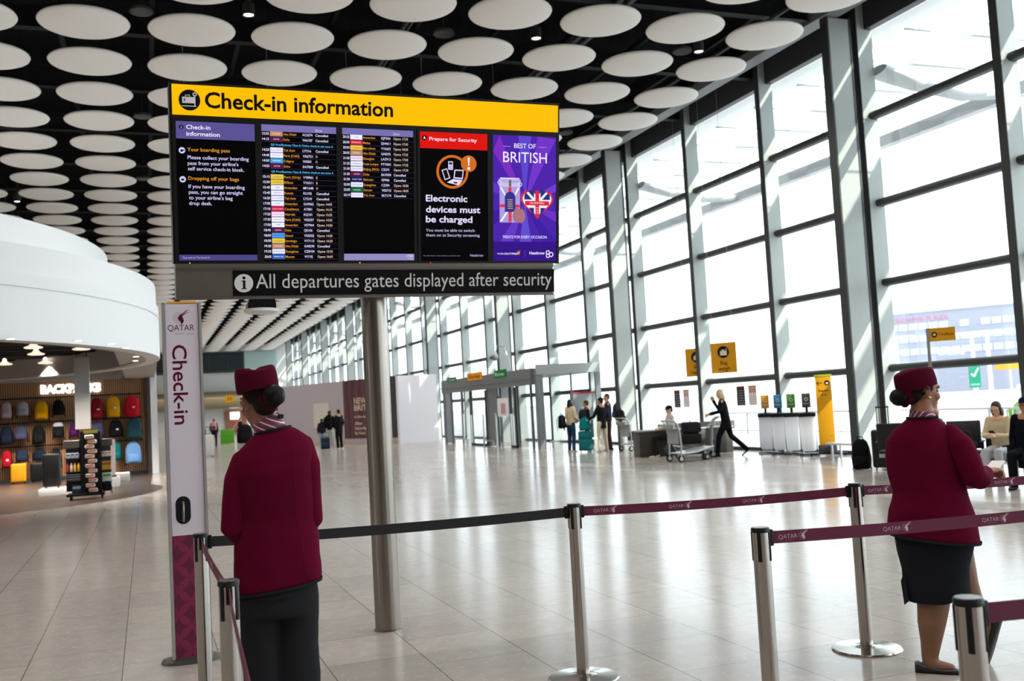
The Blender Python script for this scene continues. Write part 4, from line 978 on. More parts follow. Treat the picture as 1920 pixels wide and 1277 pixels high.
po = thing('wall_poster', 'tall dark red poster with wavy stripes on the mauve hoarding', 'poster', (0, 0, 0))
MB().at(HMx).box(LN - 4.6, LN - .55, -.03, -.002, .3, 3.27).build('print_panel', M_dred, po)
FM = HMx @ face_frame((LN - 4.6, -.034, 0), (1, 0, 0), (0, 0, 1)); k = Ink(0)
for t, y, c_, w_ in (('NEW', 2.05, .30, 1.1), ('BRITISH', 1.70, .28, 1.9), ('in the making', 1.33, .14, 1.5), ('After', .98, .16, .7), ('Security', .74, .16, 1.1), ('By Gate 5', .50, .14, 1.1)): text(k('c8b4a0'), t, FM, .95, y, c_, w_, bold=.02)
k.build('lettering', po)
MB().at(HMx).box(LN - .5, LN - .06, -.03, -.002, .3, 3.27).build('dark_edge_panel', mat('near_black_panel', (0.02, 0.012, 0.014), 0.5), po)
nt_ = MB().at(HMx).box(LN - 7.5, LN - 6.0, -.03, -.002, .9, 2.2).build('wall_notice', mat('cream_notice', (0.60, 0.56, 0.48), 0.7)); tag(nt_, 'plain cream notice board behind the hooded travellers', 'notice')
h2 = bpy.data.objects.new('wall_white_hoarding', None); COL.objects.link(h2); struct(h2)
MB().box(11.4, 13.35, 47.1, 47.25, 0, 3.27).box(11.36, 11.5, 46.9, 47.3, 0, 3.27).build('hoarding_panel', M_whi, h2)

# ------------------------------------------------------------------ glazed entrance lobby
M_lob = mat('mid_grey_lobby_metal', (0.16, 0.17, 0.175), 0.45)
M_lobl = mat('light_grey_lobby_metal', (0.33, 0.345, 0.345), 0.5)
M_lgl = glass_mat('lobby_glass', (0.94, 0.96, 0.96, 1), 0.3)
M_dgl = mat('smoked_side_panel', (0.16, 0.18, 0.20), 0.2)
lb = thing('entrance_lobby', 'grey glazed entrance lobby with sliding doors projecting into the hall', 'entrance', (12.7, 32.1, 0))
def P(nm, m, fn, par=lb):
    b = MB(); fn(b); return b.build(nm, m, par)
P('roof', M_lob, lambda b: b.box(0, 2.4, 0, 11.6, 2.58, 2.80))
P('fascia', M_lob, lambda b: b.box(-.10, .06, .35, 11.6, 2.24, 2.82).box(-.14, -.10, .35, 11.6, 2.44, 2.49))
P('front_fascia', M_lobl, lambda b: b.box(-.02, 2.4, -.06, .06, 2.58, 2.92))
P('corner_post', M_lob, lambda b: b.box(-.02, .22, -.02, .2, 0, 2.58))
for y0, y1 in ((.62, .70), (2.0, 2.12), (2.75, 2.85), (4.25, 4.4), (5.35, 5.5), (7.55, 7.72), (8.8, 8.95), (10.4, 10.55), (11.4, 11.6)): P('post', M_lob, lambda b: b.box(-.03, .05, y0, y1, 0, 2.3))
for y0, y1 in ((.2, .62), (.70, 2.0), (2.85, 4.25), (7.72, 8.8), (8.95, 10.4)): P('glass_panel', M_lgl, lambda b: b.box(0, .02, y0, y1, .05, 2.26))
for y0, y1 in ((4.4, 5.35), (10.55, 11.4)): P('side_panel', M_dgl, lambda b: b.box(-.01, .02, y0, y1, .03, 2.26))
for y0, y1 in ((5.5, 7.55), (2.12, 2.75)):
    o = P('sliding_door', M_lgl, lambda b: b.box(-.06, -.04, y0, y1, .08, 2.22))
    P('door_frame', M_char, lambda b: b.box(-.08, -.03, y0, y1, 0, .09).box(-.08, -.03, y0, y0 + .06, 0, 2.22).box(-.08, -.03, y1 - .06, y1, 0, 2.22), o)
    P('door_handle', M_alu, lambda b: b.cyl((-.12, y0 + .22, .1), (-.12, y0 + .22, 1.25), .035, 8).cyl((-.12, y1 - .22, .1), (-.12, y1 - .22, 1.25), .035, 8), o)
for y in (4.2, 8.4): P('guard_post', M_alu, lambda b: b.cyl((-.12, y, 0), (-.12, y, 1.2), .035, 8).cyl((-.12, y, 1.2), (-.12, y, 1.3), .04, 8))
for y0, y1 in ((4.3, 5.5), (7.7, 9.4)): P('guard_rail', M_alu, lambda b: b.tube([(-.22, y0, 0), (-.22, y0, .24), (-.22, y1, .24), (-.22, y1, 0)], .025, 8))
for x0, x1 in ((.22, 1.25), (1.31, 2.2)): P('front_glass', M_lgl, lambda b: b.box(x0, x1, .0, .02, .02, 2.56))
P('front_mullion', M_lob, lambda b: b.box(1.25, 1.31, -.02, .05, 0, 2.58).box(2.2, 2.4, -.03, .05, 0, 2.58))
P('front_rail', M_alu, lambda b: b.tube([(.3, -.15, 0), (.3, -.15, .25), (2.2, -.15, .25), (2.2, -.15, 0)], .025, 8))
def hang_sign(name, label, y0, y1, z0, z1, bgc, txt, fg, icon=False):
    s_ = thing(name, label, 'sign', (12.62, 0, 0))
    MB().box(-.05, 0, y0, y1, z0, z1).build('sign_panel', mat('print_' + bgc, bgc, .6, spec=.1) if True else None, s_)
    k = Ink(0); FM = face_frame((-.054, y1, z0), (0, -1, 0), (0, 0, 1)); h = z1 - z0; w_ = y1 - y0
    text(k(fg), txt, FM, w_ * .25, h * .28, h * .36, w_ * .65, bold=.02)
    if icon: disc2(k(fg), FM, w_ * .14, h * .5, h * .25, 16)
    k.build('lettering', s_); return s_
hang_sign('exit_sign', 'small faint green exit sign over the far sliding door', 41.3, 42.6, 2.70, 2.92, '3F7E5A', 'Exit', '9fc4ae')
hang_sign('direction_sign', 'orange yellow sign above the glazed entrance lobby', 37.75, 39.6, 2.66, 2.97, 'F09A12', 'Arrivals', '5a3a08', True)
hang_sign('exit_sign', 'green emergency exit sign on the lobby fascia beside the orange sign', 34.9, 36.2, 2.62, 2.92, '24803E', 'Emergency', 'b8e0c0', True)
gn = MB().tube([(12.66, 34.75, 2.75), (12.66, 34.6, 3.1), (12.66, 35.1, 3.75), (12.66, 35.9, 3.85), (12.66, 36.2, 3.6)], .02, 8)
t = thing('security_camera', 'security camera on a curved swan-neck arm above the lobby roof', 'camera'); gn.build('swan_neck', M_alu, t, smooth=60); MB().sph((12.66, 36.22, 3.45), (.12, .12, .15)).build('camera_dome', M_lob, t, smooth=180)
nb = MB().box(13.98, 14.85, 32.26, 32.30, .9, 1.86); t = thing('notice_board', 'grey notice board with red top edge behind the lobby glass', 'notice board', (0, 0, 0)); nb.build('board', mat('grey_board', (0.35, 0.35, 0.36), .6), t); MB().box(13.95, 14.88, 32.24, 32.31, 1.84, 1.90).build('red_edge', mat('print_C8304A', 'C8304A', .6), t)
po = thing('door_poster', 'white poster with red figures on the lobby glass', 'poster'); MB().box(12.67, 12.69, 35.05, 36.3, 1.15, 1.85).build('sheet', mat('print_E8E8EA', 'E8E8EA', .6), po); MB().box(12.665, 12.67, 35.4, 35.9, 1.25, 1.65).build('figure_print', mat('print_C89098', 'C89098', .6), po)

# ------------------------------------------------------------------ people
SK = [mat('skin_%d' % i, srgb(h_), .5) for i, h_ in enumerate(('C89878', 'B07C5C', '8A5A40', 'D8AC90'))]
def cloth(hexc, sp=.06): return mat('cloth_' + hexc, hexc, .85, spec=sp, bump=.15, nscale=90)
M_hB = mat('hair_black', (0.010, 0.008, 0.007), .5, spec=.3); M_hBr = mat('hair_brown', (0.045, 0.022, 0.012), .5, spec=.3); M_hBl = mat('hair_blonde', (0.62, 0.46, 0.24), .5)
def person(label, loc, yaw, H=1.70, skin=0, hair=M_hB, hstyle='short', top='202024', bot='1c1c20', shoe='222222', pose=None, group=None, hem=.86, cap=None, hood=False, coat=None):
    """yaw 0 looks along +y, positive turns towards -x"""
    p = dict(nk=(0, -.01, 1.46), hc=(0, .015, 1.585), sl=(-.175, 0, 1.40), el=(-.22, -.03, 1.12), wl=(-.20, .10, .88), sr=(.175, 0, 1.40), er=(.22, -.03, 1.12), wr=(.20, .10, .88),
             hl=(-.09, 0, .90), kl=(-.10, .02, .48), al=(-.10, -.02, .08), hr=(.09, 0, .90), kr=(.10, .02, .48), ar=(.10, -.02, .08), fl=0, fr=0, lean=0, hy=0, hp=0, sit=0)
    if pose: p.update(pose)
    s = H / 1.70; st = p['sit']
    def T(q):
        x, y, z = q
        return (x, y, z)
    def up(q):
        x, y, z = q; z -= st; y += p['lean'] * (z + st - .9)
        return (x * s, y * s, z * s)
    def lo(q): return (q[0] * s, q[1] * s, q[2] * s)
    J = {k_: up(p[k_]) for k_ in ('nk', 'hc', 'sl', 'el', 'wl', 'sr', 'er', 'wr', 'hl', 'hr')}; J.update({k_: lo(p[k_]) for k_ in ('kl', 'al', 'kr', 'ar')})
    V = lambda k_: Vector(J[k_])
    t = thing('person', label, 'person', loc, R(yaw), group)
    b = MB(); HMx = headM(J['hc'], p['hy'], p['hp'], 0, s * .98); head_geo(b, HMx, neck=False)
    b.tube([V('hc') + Vector((0, -.02, -.04)) * s, V('nk'), V('nk') + Vector((0, -p['lean'] * .1, -.10)) * s], [.05 * s] * 3, 12)
    c0, c1 = (V('hl') + V('hr')) / 2, (V('sl') + V('sr')) / 2
    b.tube([c0, c0.lerp(c1, .5), c1], [(.13 * s, .09 * s)] * 3, 16, up=(0, 1, 0), dome=True)
    for q in 'lr':
        b.tube([V('s' + q), V('e' + q), V('w' + q)], [.042 * s, .036 * s, .027 * s], 10, dome=True)
        b.tube([V('h' + q), V('k' + q), V('a' + q)], [.07 * s, .05 * s, .036 * s], 10, dome=True)
    b = fuse(b, .011, 2)
    for q, sd in (('l', 1), ('r', -1)):
        f = (V('w' + q) - V('e' + q)).normalized(); hand_geo(b, aim(V('w' + q), f, (-sd * .6 * -1, -.2, -.5) if f.z > -.5 else (sd * 1.0, 0, 0)), side=sd if f.z > -.5 else -sd, s=.95 * s)
    b.build('body', SK[skin], t, smooth=180)
    j = MB(); L_ = c1 - c0; n_ = 7; pts = []; rad = []
    zl = (p['hl'][2] - hem)
    prof = [(-zl / .5, .168, .118), (.12, .166, .116), (.35, .158, .112), (.62, .168, .118), (.85, .172, .112), (1.0, .135, .085), (1.10, .075, .065)]
    for f, a, c_ in prof: pts.append(c0 + L_ * f); rad.append((a * s, c_ * s))
    j.tube(pts, rad, 24, up=(0, 1, 0))
    for q in 'lr': j.tube([V('s' + q).lerp(c1, .15), V('e' + q), V('e' + q).lerp(V('w' + q), .92)], [.066 * s, .056 * s, .044 * s], 12, dome=True)
    if hood: j.sph(V('nk') + Vector((0, -.07, .01)) * s, (.11 * s, .07 * s, .07 * s))
    j = fuse(j, .013, 4); creases(j, .05, (6, 6, 12), loc[0]); j.build(coat or 'jacket', cloth(top), t, smooth=180)
    l = MB(); l.tube([c0 + Vector((0, 0, .08)) * s, c0, c0 + Vector((0, 0, -.06)) * s], [(.150 * s, .105 * s), (.158 * s, .112 * s), (.14 * s, .10 * s)], 20, up=(0, 1, 0), dome=True)
    for q in 'lr': l.tube([V('h' + q), V('h' + q).lerp(V('k' + q), .5), V('k' + q), V('a' + q) + (V('k' + q) - V('a' + q)).normalized() * -.01], [.092 * s, .084 * s, .068 * s, .058 * s], 14, dome=True)
    l = fuse(l, .013, 3); l.build('trousers', cloth(bot), t, smooth=180)
    for q in 'lr':
        ln = V('a' + q) - V('k' + q); fr = p['f' + q]
        shoe_geo(MB(), Matrix.Translation(V('a' + q) + Vector((0, .0, -.08 * s))) @ Matrix.Rotation(R(fr), 4, 'X'), s).build('shoe', cloth(shoe, .3), t, smooth=60)
    h = MB().at(HMx)
    if hstyle != 'bald':
        h.sph((0, -.020, .036), (.080, .094, .084), nu=20, nv=12).sph((0, -.058, -.018), (.064, .050, .058))
        if hstyle == 'long': h.sph((0, -.06, -.08), (.085, .055, .13)).sph((.066, -.005, -.06), (.028, .055, .11)).sph((-.066, -.005, -.06), (.028, .055, .11))
        if hstyle == 'bun': h.sph((0, -.11, .03), (.045, .04, .045))
        fuse(h, .010, 3).build('hair', hair, t, smooth=180)
    ee = MB().at(HMx)
    for q in (-1, 1): ee.sph((q * .031, .076, -.002), (.011, .009, .006)).sph((q * .033, .078, .016), (.018, .006, .004))
    ee.build('eye', M_hB, t)
    if cap:
        c_ = MB().at(HMx).sph((0, -.012, .055), (.086, .100, .070), nu=20, nv=10).rbox((0, .105, .040), (.13, .10, .014), .006, 2); c_.build('cap', cloth(cap), t, smooth=60)
    return t
def dirn(d): return d
HV = 24.0   # bearing of the group at the lobby
person('woman in cream top and blue jeans with black handbag, facing the teal luggage', (12.62, 29.2, 0), -70, 1.66, 3, M_hB, 'long', 'D6C2A0', '2A4258', 'C8C0B4', dict(el=(-.21, .02, 1.10), wl=(-.12, .25, .98), er=(.21, .02, 1.10), wr=(.12, .26, .98)), 'travellers by the entrance lobby')
person('person in black behind the teal luggage, reaching towards the woman in cream', (13.35, 29.55, 0), 62, 1.60, 1, M_hB, 'short', '15161A', '15161A', '1a1a1a', dict(el=(-.22, .10, 1.10), wl=(-.14, .36, 1.02), er=(.2, .05, 1.10), wr=(.1, .28, 1.0)), 'travellers by the entrance lobby')
person('person in black anorak and cream trousers beside the teal luggage, seen from behind', (13.14, 27.98, 0), 20, 1.66, 1, M_hB, 'short', '1A1B1D', 'D2C6AE', 'CFC6B6', dict(el=(-.26, .08, 1.12), wl=(-.30, .30, 1.02), hl=(-.10, 0, .90), kl=(-.13, .03, .48), al=(-.15, 0, .08), kr=(.13, .02, .48), ar=(.15, 0, .08)), 'travellers by the entrance lobby', hem=.72, cap='1E2230')
person('man in blue jacket and brown trousers with grey backpack, facing the others', (13.72, 28.75, 0), 75, 1.78, 0, M_hBr, 'short', '26323F', '3A2C2A', '1c1c20', dict(el=(-.22, .04, 1.12), wl=(-.06, .26, 1.14), er=(.22, .06, 1.16), wr=(.10, .22, 1.40)), 'travellers by the entrance lobby')
person('seated traveller in pale grey jacket and black beret on the repacking bench', (13.05, 23.55, 0), 78, 1.70, 3, M_hB, 'short', 'B8B4AC', '24201F', 'D8CDB8', dict(sit=.36, hl=(-.09, 0, .90), kl=(-.10, .44, .52), al=(-.10, .50, .08), kr=(.12, .42, .50), ar=(.14, .38, .08), el=(-.21, .08, 1.12), wl=(-.10, .32, 1.10), er=(.21, .08, 1.12), wr=(.10, .32, 1.10), hp=-12), cap='161616')
person('blonde woman in long black padded jacket striding with a trolley of dark luggage', (13.72, 21.9, 0), 62, 1.70, 3, M_hBl, 'long', '17181B', '131317', '2b2622', dict(kl=(-.09, .20, .50), al=(-.09, .26, .08), kr=(.09, -.12, .50), ar=(.09, -.48, .16), fr=-38, lean=.14, el=(-.21, .10, 1.14), wl=(-.16, .36, 1.08), er=(.20, .10, 1.16), wr=(.06, .20, 1.42), hp=-14), hem=.66)
person('traveller in navy jacket and blue jeans partly behind the totem, holding a white case', (2.22, 47.2, 0), 10, 1.76, 1, M_hBr, 'short', '232C3E', '2F4560', 'C8C8CC', dict(wr=(.26, .02, .86)), 'travellers at the far end')
person('person in black with a pink backpack near the green suitcase', (3.85, 63.5, 0), -20, 1.70, 1, M_hB, 'bun', '1C1E26', '1a1c22', '222222', None, 'travellers at the far end', cap=None)
person('dark-clothed person standing far off by the white end wall', (6.55, 77.0, 0), -60, 1.72, 0, M_hBr, 'short', '1E222C', '20222A', '222222', None, 'travellers at the far end')
person('traveller in black hoodie and pale grey joggers with a white patch, by the mauve hoarding', (7.78, 45.4, 0), -25, 1.76, 1, M_hB, 'short', '111215', 'A9ABA8', 'D0D0CC', dict(kl=(-.12, .02, .48), al=(-.14, 0, .08), kr=(.12, 0, .48), ar=(.14, 0, .08)), 'travellers by the mauve hoarding', hood=True)
person('tall traveller in long black coat beside the one in grey joggers', (8.22, 45.6, 0), 30, 1.80, 1, M_hB, 'short', '1A1A1C', '141416', 'D8D8D4', None, 'travellers by the mauve hoarding', hem=.62, coat='long_coat')
person('short traveller in dark hooded top and pale jeans by the navy suitcase', (7.58, 46.4, 0), -10, 1.42, 1, M_hB, 'short', '23242A', '8F9AA6', 'C0B8B0', None, 'travellers by the mauve hoarding', hood=True)
# seated by the windows, beyond the attendant in a skirt
person('woman with long brown hair in cream knit seated on black chairs, reading a phone', (12.73, 12.28, 0), 112, 1.66, 3, M_hBr, 'long', 'CBBB9C', 'B9BEC4', '222222', dict(sit=.44, kl=(-.10, .44, .48), al=(-.10, .44, .08), kr=(.10, .44, .48), ar=(.10, .44, .08), el=(-.20, .12, 1.14), wl=(-.06, .34, 1.16), er=(.20, .12, 1.14), wr=(.06, .34, 1.16), hp=-28, lean=.18), 'travellers seated by the windows')
person('person in navy coat and dark cap seated at the near end of the black chairs', (12.03, 11.12, 0), 115, 1.76, 1, M_hB, 'short', '10131B', '14161c', '1a1a1a', dict(sit=.44, kl=(-.10, .44, .48), al=(-.10, .44, .08), kr=(.10, .44, .48), ar=(.10, .44, .08), lean=.05), 'travellers seated by the windows', cap='1a2030', hem=.70)
person('seated person in teal green top with pale braid, behind the skirted attendant', (12.47, 13.51, 0), -50, 1.62, 0, M_hB, 'short', '2F8C78', '25282c', '222222', dict(sit=.44, kl=(-.10, .44, .48), al=(-.10, .44, .08), kr=(.10, .44, .48), ar=(.10, .44, .08)), 'travellers seated by the windows')

t = thing('mobile_phone', 'dark mobile phone held by the brown-haired woman on the black seats', 'phone', (12.41, 12.15, .735), R(112))
MB().rbox((0, 0, 0), (.075, .15, .010), .004, 2, rot=Matrix.Rotation(R(40), 3, 'X')).build('phone_body', mat('black_phone_case', (0.01, 0.01, 0.011), .3), t); MB().rbox((0, -.003, .005), (.066, .135, .004), .001, 1, rot=Matrix.Rotation(R(40), 3, 'X')).build('phone_screen', screen_mat('phone_glow', 'A8B0BC', .5), t)
# ------------------------------------------------------------------ luggage
M_rub = mat('black_rubber', (0.012, 0.012, 0.012), .6, spec=.2)
def suitcase(label, loc, rotz, size, hexc, group=None, soft=False, handle=.0, logo=None, stand=True, cat='suitcase', rough=.4, lying=False):
    w, d_, h = size; t = thing('suitcase', label, cat, loc, rotz, group); m = mat('case_%s_%d' % (hexc, soft), hexc, .75 if soft else rough, spec=.3, bump=.2 if soft else 0, nscale=120)
    z0 = .05 if stand else 0
    b = MB().rbox((0, 0, z0 + h / 2), (w, d_, h), .045, 3)
    if not soft:
        for i in range(5): b.rbox((-w * .32 + w * .16 * i, -d_ / 2, z0 + h / 2), (.02, .014, h * .8), .005, 1)
    b.build('shell', m, t, smooth=40)
    if soft: MB().rbox((0, -d_ / 2 - .015, z0 + h * .33), (w * .86, .05, h * .5), .02, 2).rbox((0, -d_ / 2 - .012, z0 + h * .78), (w * .8, .04, h * .26), .015, 2).build('front_pocket', m, t, smooth=40)
    MB().tube([(-.07, 0, z0 + h), (-.06, 0, z0 + h + .035), (.06, 0, z0 + h + .035), (.07, 0, z0 + h)], .010, 8).build('carry_handle', M_rub, t, smooth=60)
    if handle: MB().cyl((-.10, d_ * .3, z0 + h - .01), (-.10, d_ * .3, z0 + h + handle), .010, 8).cyl((.10, d_ * .3, z0 + h - .01), (.10, d_ * .3, z0 + h + handle), .010, 8).rbox((0, d_ * .3, z0 + h + handle), (.24, .025, .03), .008, 2).build('telescopic_handle', M_rub, t, smooth=60)
    if stand:
        for x in (-1, 1):
            for y in (-1, 1): MB().cyl((x * (w / 2 - .06) - .012, y * (d_ / 2 - .05), .027), (x * (w / 2 - .06) + .012, y * (d_ / 2 - .05), .027), .027, 12).box(x * (w / 2 - .06) - .01, x * (w / 2 - .06) + .01, y * (d_ / 2 - .05) - .015, y * (d_ / 2 - .05) + .015, .03, .07).build('wheel', M_rub, t, smooth=40)
    if logo:
        k = Ink(0); text(k(logo[1]), logo[0], face_frame((0, -d_ / 2 - .012, z0 + h * .5), (1, 0, 0), (0, 0, 1)), 0, 0, .06, w * .6, align='c'); k.build('lettering', t)
    return t
def backpack(label, loc, rotz, size, hexc, group=None, hex2=None, cat='backpack', logo=False, tag_=None, flap=None):
    w, d_, h = size; t = thing('backpack', label, cat, loc, rotz, group); m = cloth(hexc); m2 = cloth(hex2 or hexc)
    b = MB().rings([(0, 0, 0.01, w * .40, d_ * .40), (0, 0, .04, w * .48, d_ * .49), (0, 0, h * .35, w * .50, d_ * .5), (0, 0, h * .72, w * .46, d_ * .45), (0, 0, h * .9, w * .36, d_ * .34), (0, 0, h * .99, w * .20, d_ * .18)], 28, pw=3.0)
    b.build('bag_body', m, t, smooth=60)
    MB().rings([(0, -d_ * .40, h * .06, w * .32, d_ * .16), (0, -d_ * .44, h * .12, w * .38, d_ * .22), (0, -d_ * .42, h * .40, w * .36, d_ * .20), (0, -d_ * .36, h * .47, w * .28, d_ * .10)], 24, pw=3.0).build('front_pocket', m2, t, smooth=60)
    if flap: MB().rings([(0, -.004, h * .74, w * .485, d_ * .49), (0, -.004, h * .90, w * .42, d_ * .42), (0, -.002, h * 1.0, w * .25, d_ * .25)], 24, pw=3.0).build('top_flap', cloth(flap), t, smooth=60)
    MB().tube([(-.05, 0, h * .97), (-.045, 0, h * 1.06), (.045, 0, h * 1.06), (.05, 0, h * .97)], .010, 8).build('grab_loop', m2, t, smooth=60)
    for s_ in (-1, 1): MB().tube([(s_ * w * .22, d_ * .40, h * .92), (s_ * w * .42, d_ * .62, h * .70), (s_ * w * .50, d_ * .56, h * .35), (s_ * w * .46, d_ * .40, h * .05), (s_ * w * .55, d_ * .3, -.06)], [(.022, .007)] * 5, 8).build('shoulder_strap', M_rub, t, smooth=60)
    if tag_: MB().rbox((tag_ * w, -d_ * .56, h * .42), (.07, .006, .10), .002, 1).build('price_tag', mat('print_E8E8EA', 'E8E8EA', .6), t)
    return t
backpack('black handbag hanging at the hip of the woman in cream', (12.33, 29.22, .74), R(110), (.30, .16, .44), '15161A')
backpack('grey backpack on the back of the man in the blue jacket', (14.0, 28.72, .98), R(-105), (.34, .20, .46), '3A3A42', hex2='55565e')
suitcase('teal suitcase on wheels in front of the travellers by the lobby', (12.72, 28.35, 0), R(-24), (.44, .26, .60), '0E6E74', soft=True)
backpack('teal backpack stacked on the teal suitcase', (12.72, 28.33, .655), R(-24), (.36, .22, .40), '10787C')
backpack('small dark daypack between the woman in cream and the person in black', (13.05, 29.22, .98), R(-24), (.24, .16, .34), '24262A')
suitcase('white hard-shell suitcase standing beside the totem, far down the hall', (2.52, 46.4, 0), R(0), (.50, .30, .92), 'C9C6C0', handle=.35)
suitcase('bright green suitcase far down the hall', (4.95, 68.1, 0), R(0), (.86, .40, .92), '4E9A1E', logo=('sunny', '2c6a14'))
backpack('pink backpack worn far down the hall near the green suitcase', (3.82, 63.28, 1.02), R(-20 + 0), (.34, .16, .55), 'C08488', hex2='5a3a3c')
backpack('pile of black bags beside the green suitcase', (6.05, 68.0, 0), R(15), (1.05, .6, 1.25), '131316', cat='bag')
backpack('cream bag beside the pile of black bags', (7.0, 68.5, .25), R(30), (.8, .45, .75), 'B8B296', cat='bag')
suitcase('navy suitcase at the feet of the traveller in grey joggers', (7.50, 45.1, 0), R(-10), (.40, .25, .52), '14263A', soft=True)
backpack('black backpack on the traveller in grey joggers', (7.62, 45.15, 1.02), R(-25), (.36, .2, .48), '0E0F12')
suitcase('black suitcase with raised handle next to the skirted attendant', (12.95, 15.25, 0), R(-40), (.46, .30, .70), '1A1A1D', handle=.42)
backpack('black backpack leaning on the suitcase by the window', (12.78, 15.72, 0), R(-40), (.34, .24, .58), '141416')
suitcase('black suitcase lying on the luggage trolley pushed by the blonde woman', (12.95, 22.35, .36), R(62), (.72, .46, .26), '121318', soft=True, stand=False)
suitcase('dark navy suitcase stacked on top of the black one on the trolley', (12.95, 22.35, .635), R(62), (.68, .44, .27), '14161F', soft=True, stand=False)

# ------------------------------------------------------------------ luggage trolleys
M_tgrey = mat('trolley_grey_metal', (0.46, 0.47, 0.47), .35, metal=.6)
def trolley(label, loc, rotz):
    t = thing('luggage_trolley', label, 'luggage trolley', loc, rotz, 'luggage trolleys')
    f = MB()
    for y in (-.27, .27):
        f.tube([(-.46, y, .12), (-.44, y, .40), (-.47, y, .74), (-.52, y, .92), (-.60, y, .98)], .022, 10)
        f.tube([(-.44, y, .20), (.0, y * .9, .22), (.52, y * .7, .33)], .020, 10)
    f.build('frame', M_tgrey, t, smooth=60)
    MB().tube([(-.60, -.27, .98), (-.66, -.2, 1.0), (-.66, .2, 1.0), (-.60, .27, .98)], .022, 10).build('handlebar', M_tgrey, t, smooth=60)
    MB().box(-.62, -.40, -.25, .25, .80, .815).box(-.50, -.485, -.25, .25, .44, .80).box(-.62, -.61, -.25, .25, .80, .90).build('basket', M_lobl, t)
    MB().add([(-.44, -.26, .21), (.50, -.18, .33), (.50, .18, .33), (-.44, .26, .21), (-.44, -.26, .19), (.50, -.18, .31), (.50, .18, .31), (-.44, .26, .19)], [(0, 1, 2, 3), (7, 6, 5, 4), (0, 4, 5, 1), (1, 5, 6, 2), (2, 6, 7, 3), (3, 7, 4, 0)]).build('deck', M_tgrey, t)
    MB().tube([(.50, -.16, .32), (.40, -.04, .13)], .016, 8).tube([(.50, .16, .32), (.40, .04, .13)], .016, 8).tube([(.36, -.10, .30), (.40, -.04, .13)], .012, 8).build('front_fork', M_tgrey, t, smooth=60)
    for x, y, r_ in ((-.46, -.27, .085), (-.46, .27, .085), (.40, -.06, .075), (.40, .06, .075)): MB().use(0).cyl((x, y - .018, r_), (x, y + .018, r_), r_, 20).use(1).cyl((x, y - .021, r_), (x, y + .021, r_), r_ * .55, 14).build('wheel', [M_rub, M_tgrey], t, smooth=40)
    return t
trolley('empty silver luggage trolley in front of the seated traveller', (12.36, 21.35, 0), R(2))
trolley('silver luggage trolley loaded with bags beside the grey column', (14.0, 27.3, 0), R(8))
trolley('luggage trolley under the dark suitcases of the blonde woman', (13.0, 22.32, 0), R(152))
suitcase('brown patterned bag lying on the trolley beside the grey column', (14.1, 27.3, .30), R(8), (.75, .42, .28), '5A4238', soft=True, stand=False, cat='bag')
backpack('pinkish cream bag at the front of the loaded trolley', (14.25, 26.75, 0), R(20), (.62, .30, .42), 'C09A86', cat='bag')
backpack('olive black backpack in the basket of the loaded trolley', (13.45, 27.3, .92), R(98), (.30, .2, .34), '1c1d18')

# ------------------------------------------------------------------ repacking bench and recycling bins
rp = thing('repacking_bench', 'long dark repacking bench along the windows with grey back board', 'bench', (13.55, 23.55, 0), R(-12))
MB().rbox((0, .45, .33), (2.6, .65, .66), .02, 2).build('cabinet', mat('dark_bronze_panel', (0.055, 0.048, 0.044), .35, metal=.3), rp, smooth=40)
MB().rbox((0, .45, .68), (2.66, .70, .04), .012, 2).build('worktop', mat('grey_worktop', (0.30, 0.31, 0.33), .35, metal=.4), rp, smooth=40)
MB().box(-.55, 1.65, .84, .88, .60, .83).build('back_board', mat('taupe_board', (0.16, 0.15, 0.14), .5), rp)
M_bag = bpy.data.materials.new('white_bin_liner'); M_bag.use_nodes = True
_n = M_bag.node_tree; _n.nodes.clear(); _o = _n.nodes.new('ShaderNodeOutputMaterial'); _m = _n.nodes.new('ShaderNodeMixShader'); _a = _n.nodes.new('ShaderNodeBsdfDiffuse'); _b = _n.nodes.new('ShaderNodeBsdfTranslucent')
_a.inputs[0].default_value = (.8, .8, .82, 1); _b.inputs[0].default_value = (.9, .9, .92, 1); _m.inputs[0].default_value = .6
_n.links.new(_a.outputs[0], _m.inputs[1]); _n.links.new(_b.outputs[0], _m.inputs[2]); _n.links.new(_m.outputs[0], _o.inputs[0])
bn_ = [('yellow', 'C08A18', 'Plastic', 21.80, '16171a'), ('blue', '1F6A96', 'Paper', 21.25, '1d6a92'), ('green', '3F7A34', 'Food', 20.70, '2f8a30'), ('dark grey', '343436', 'General', 20.10, '1b1b1d')]
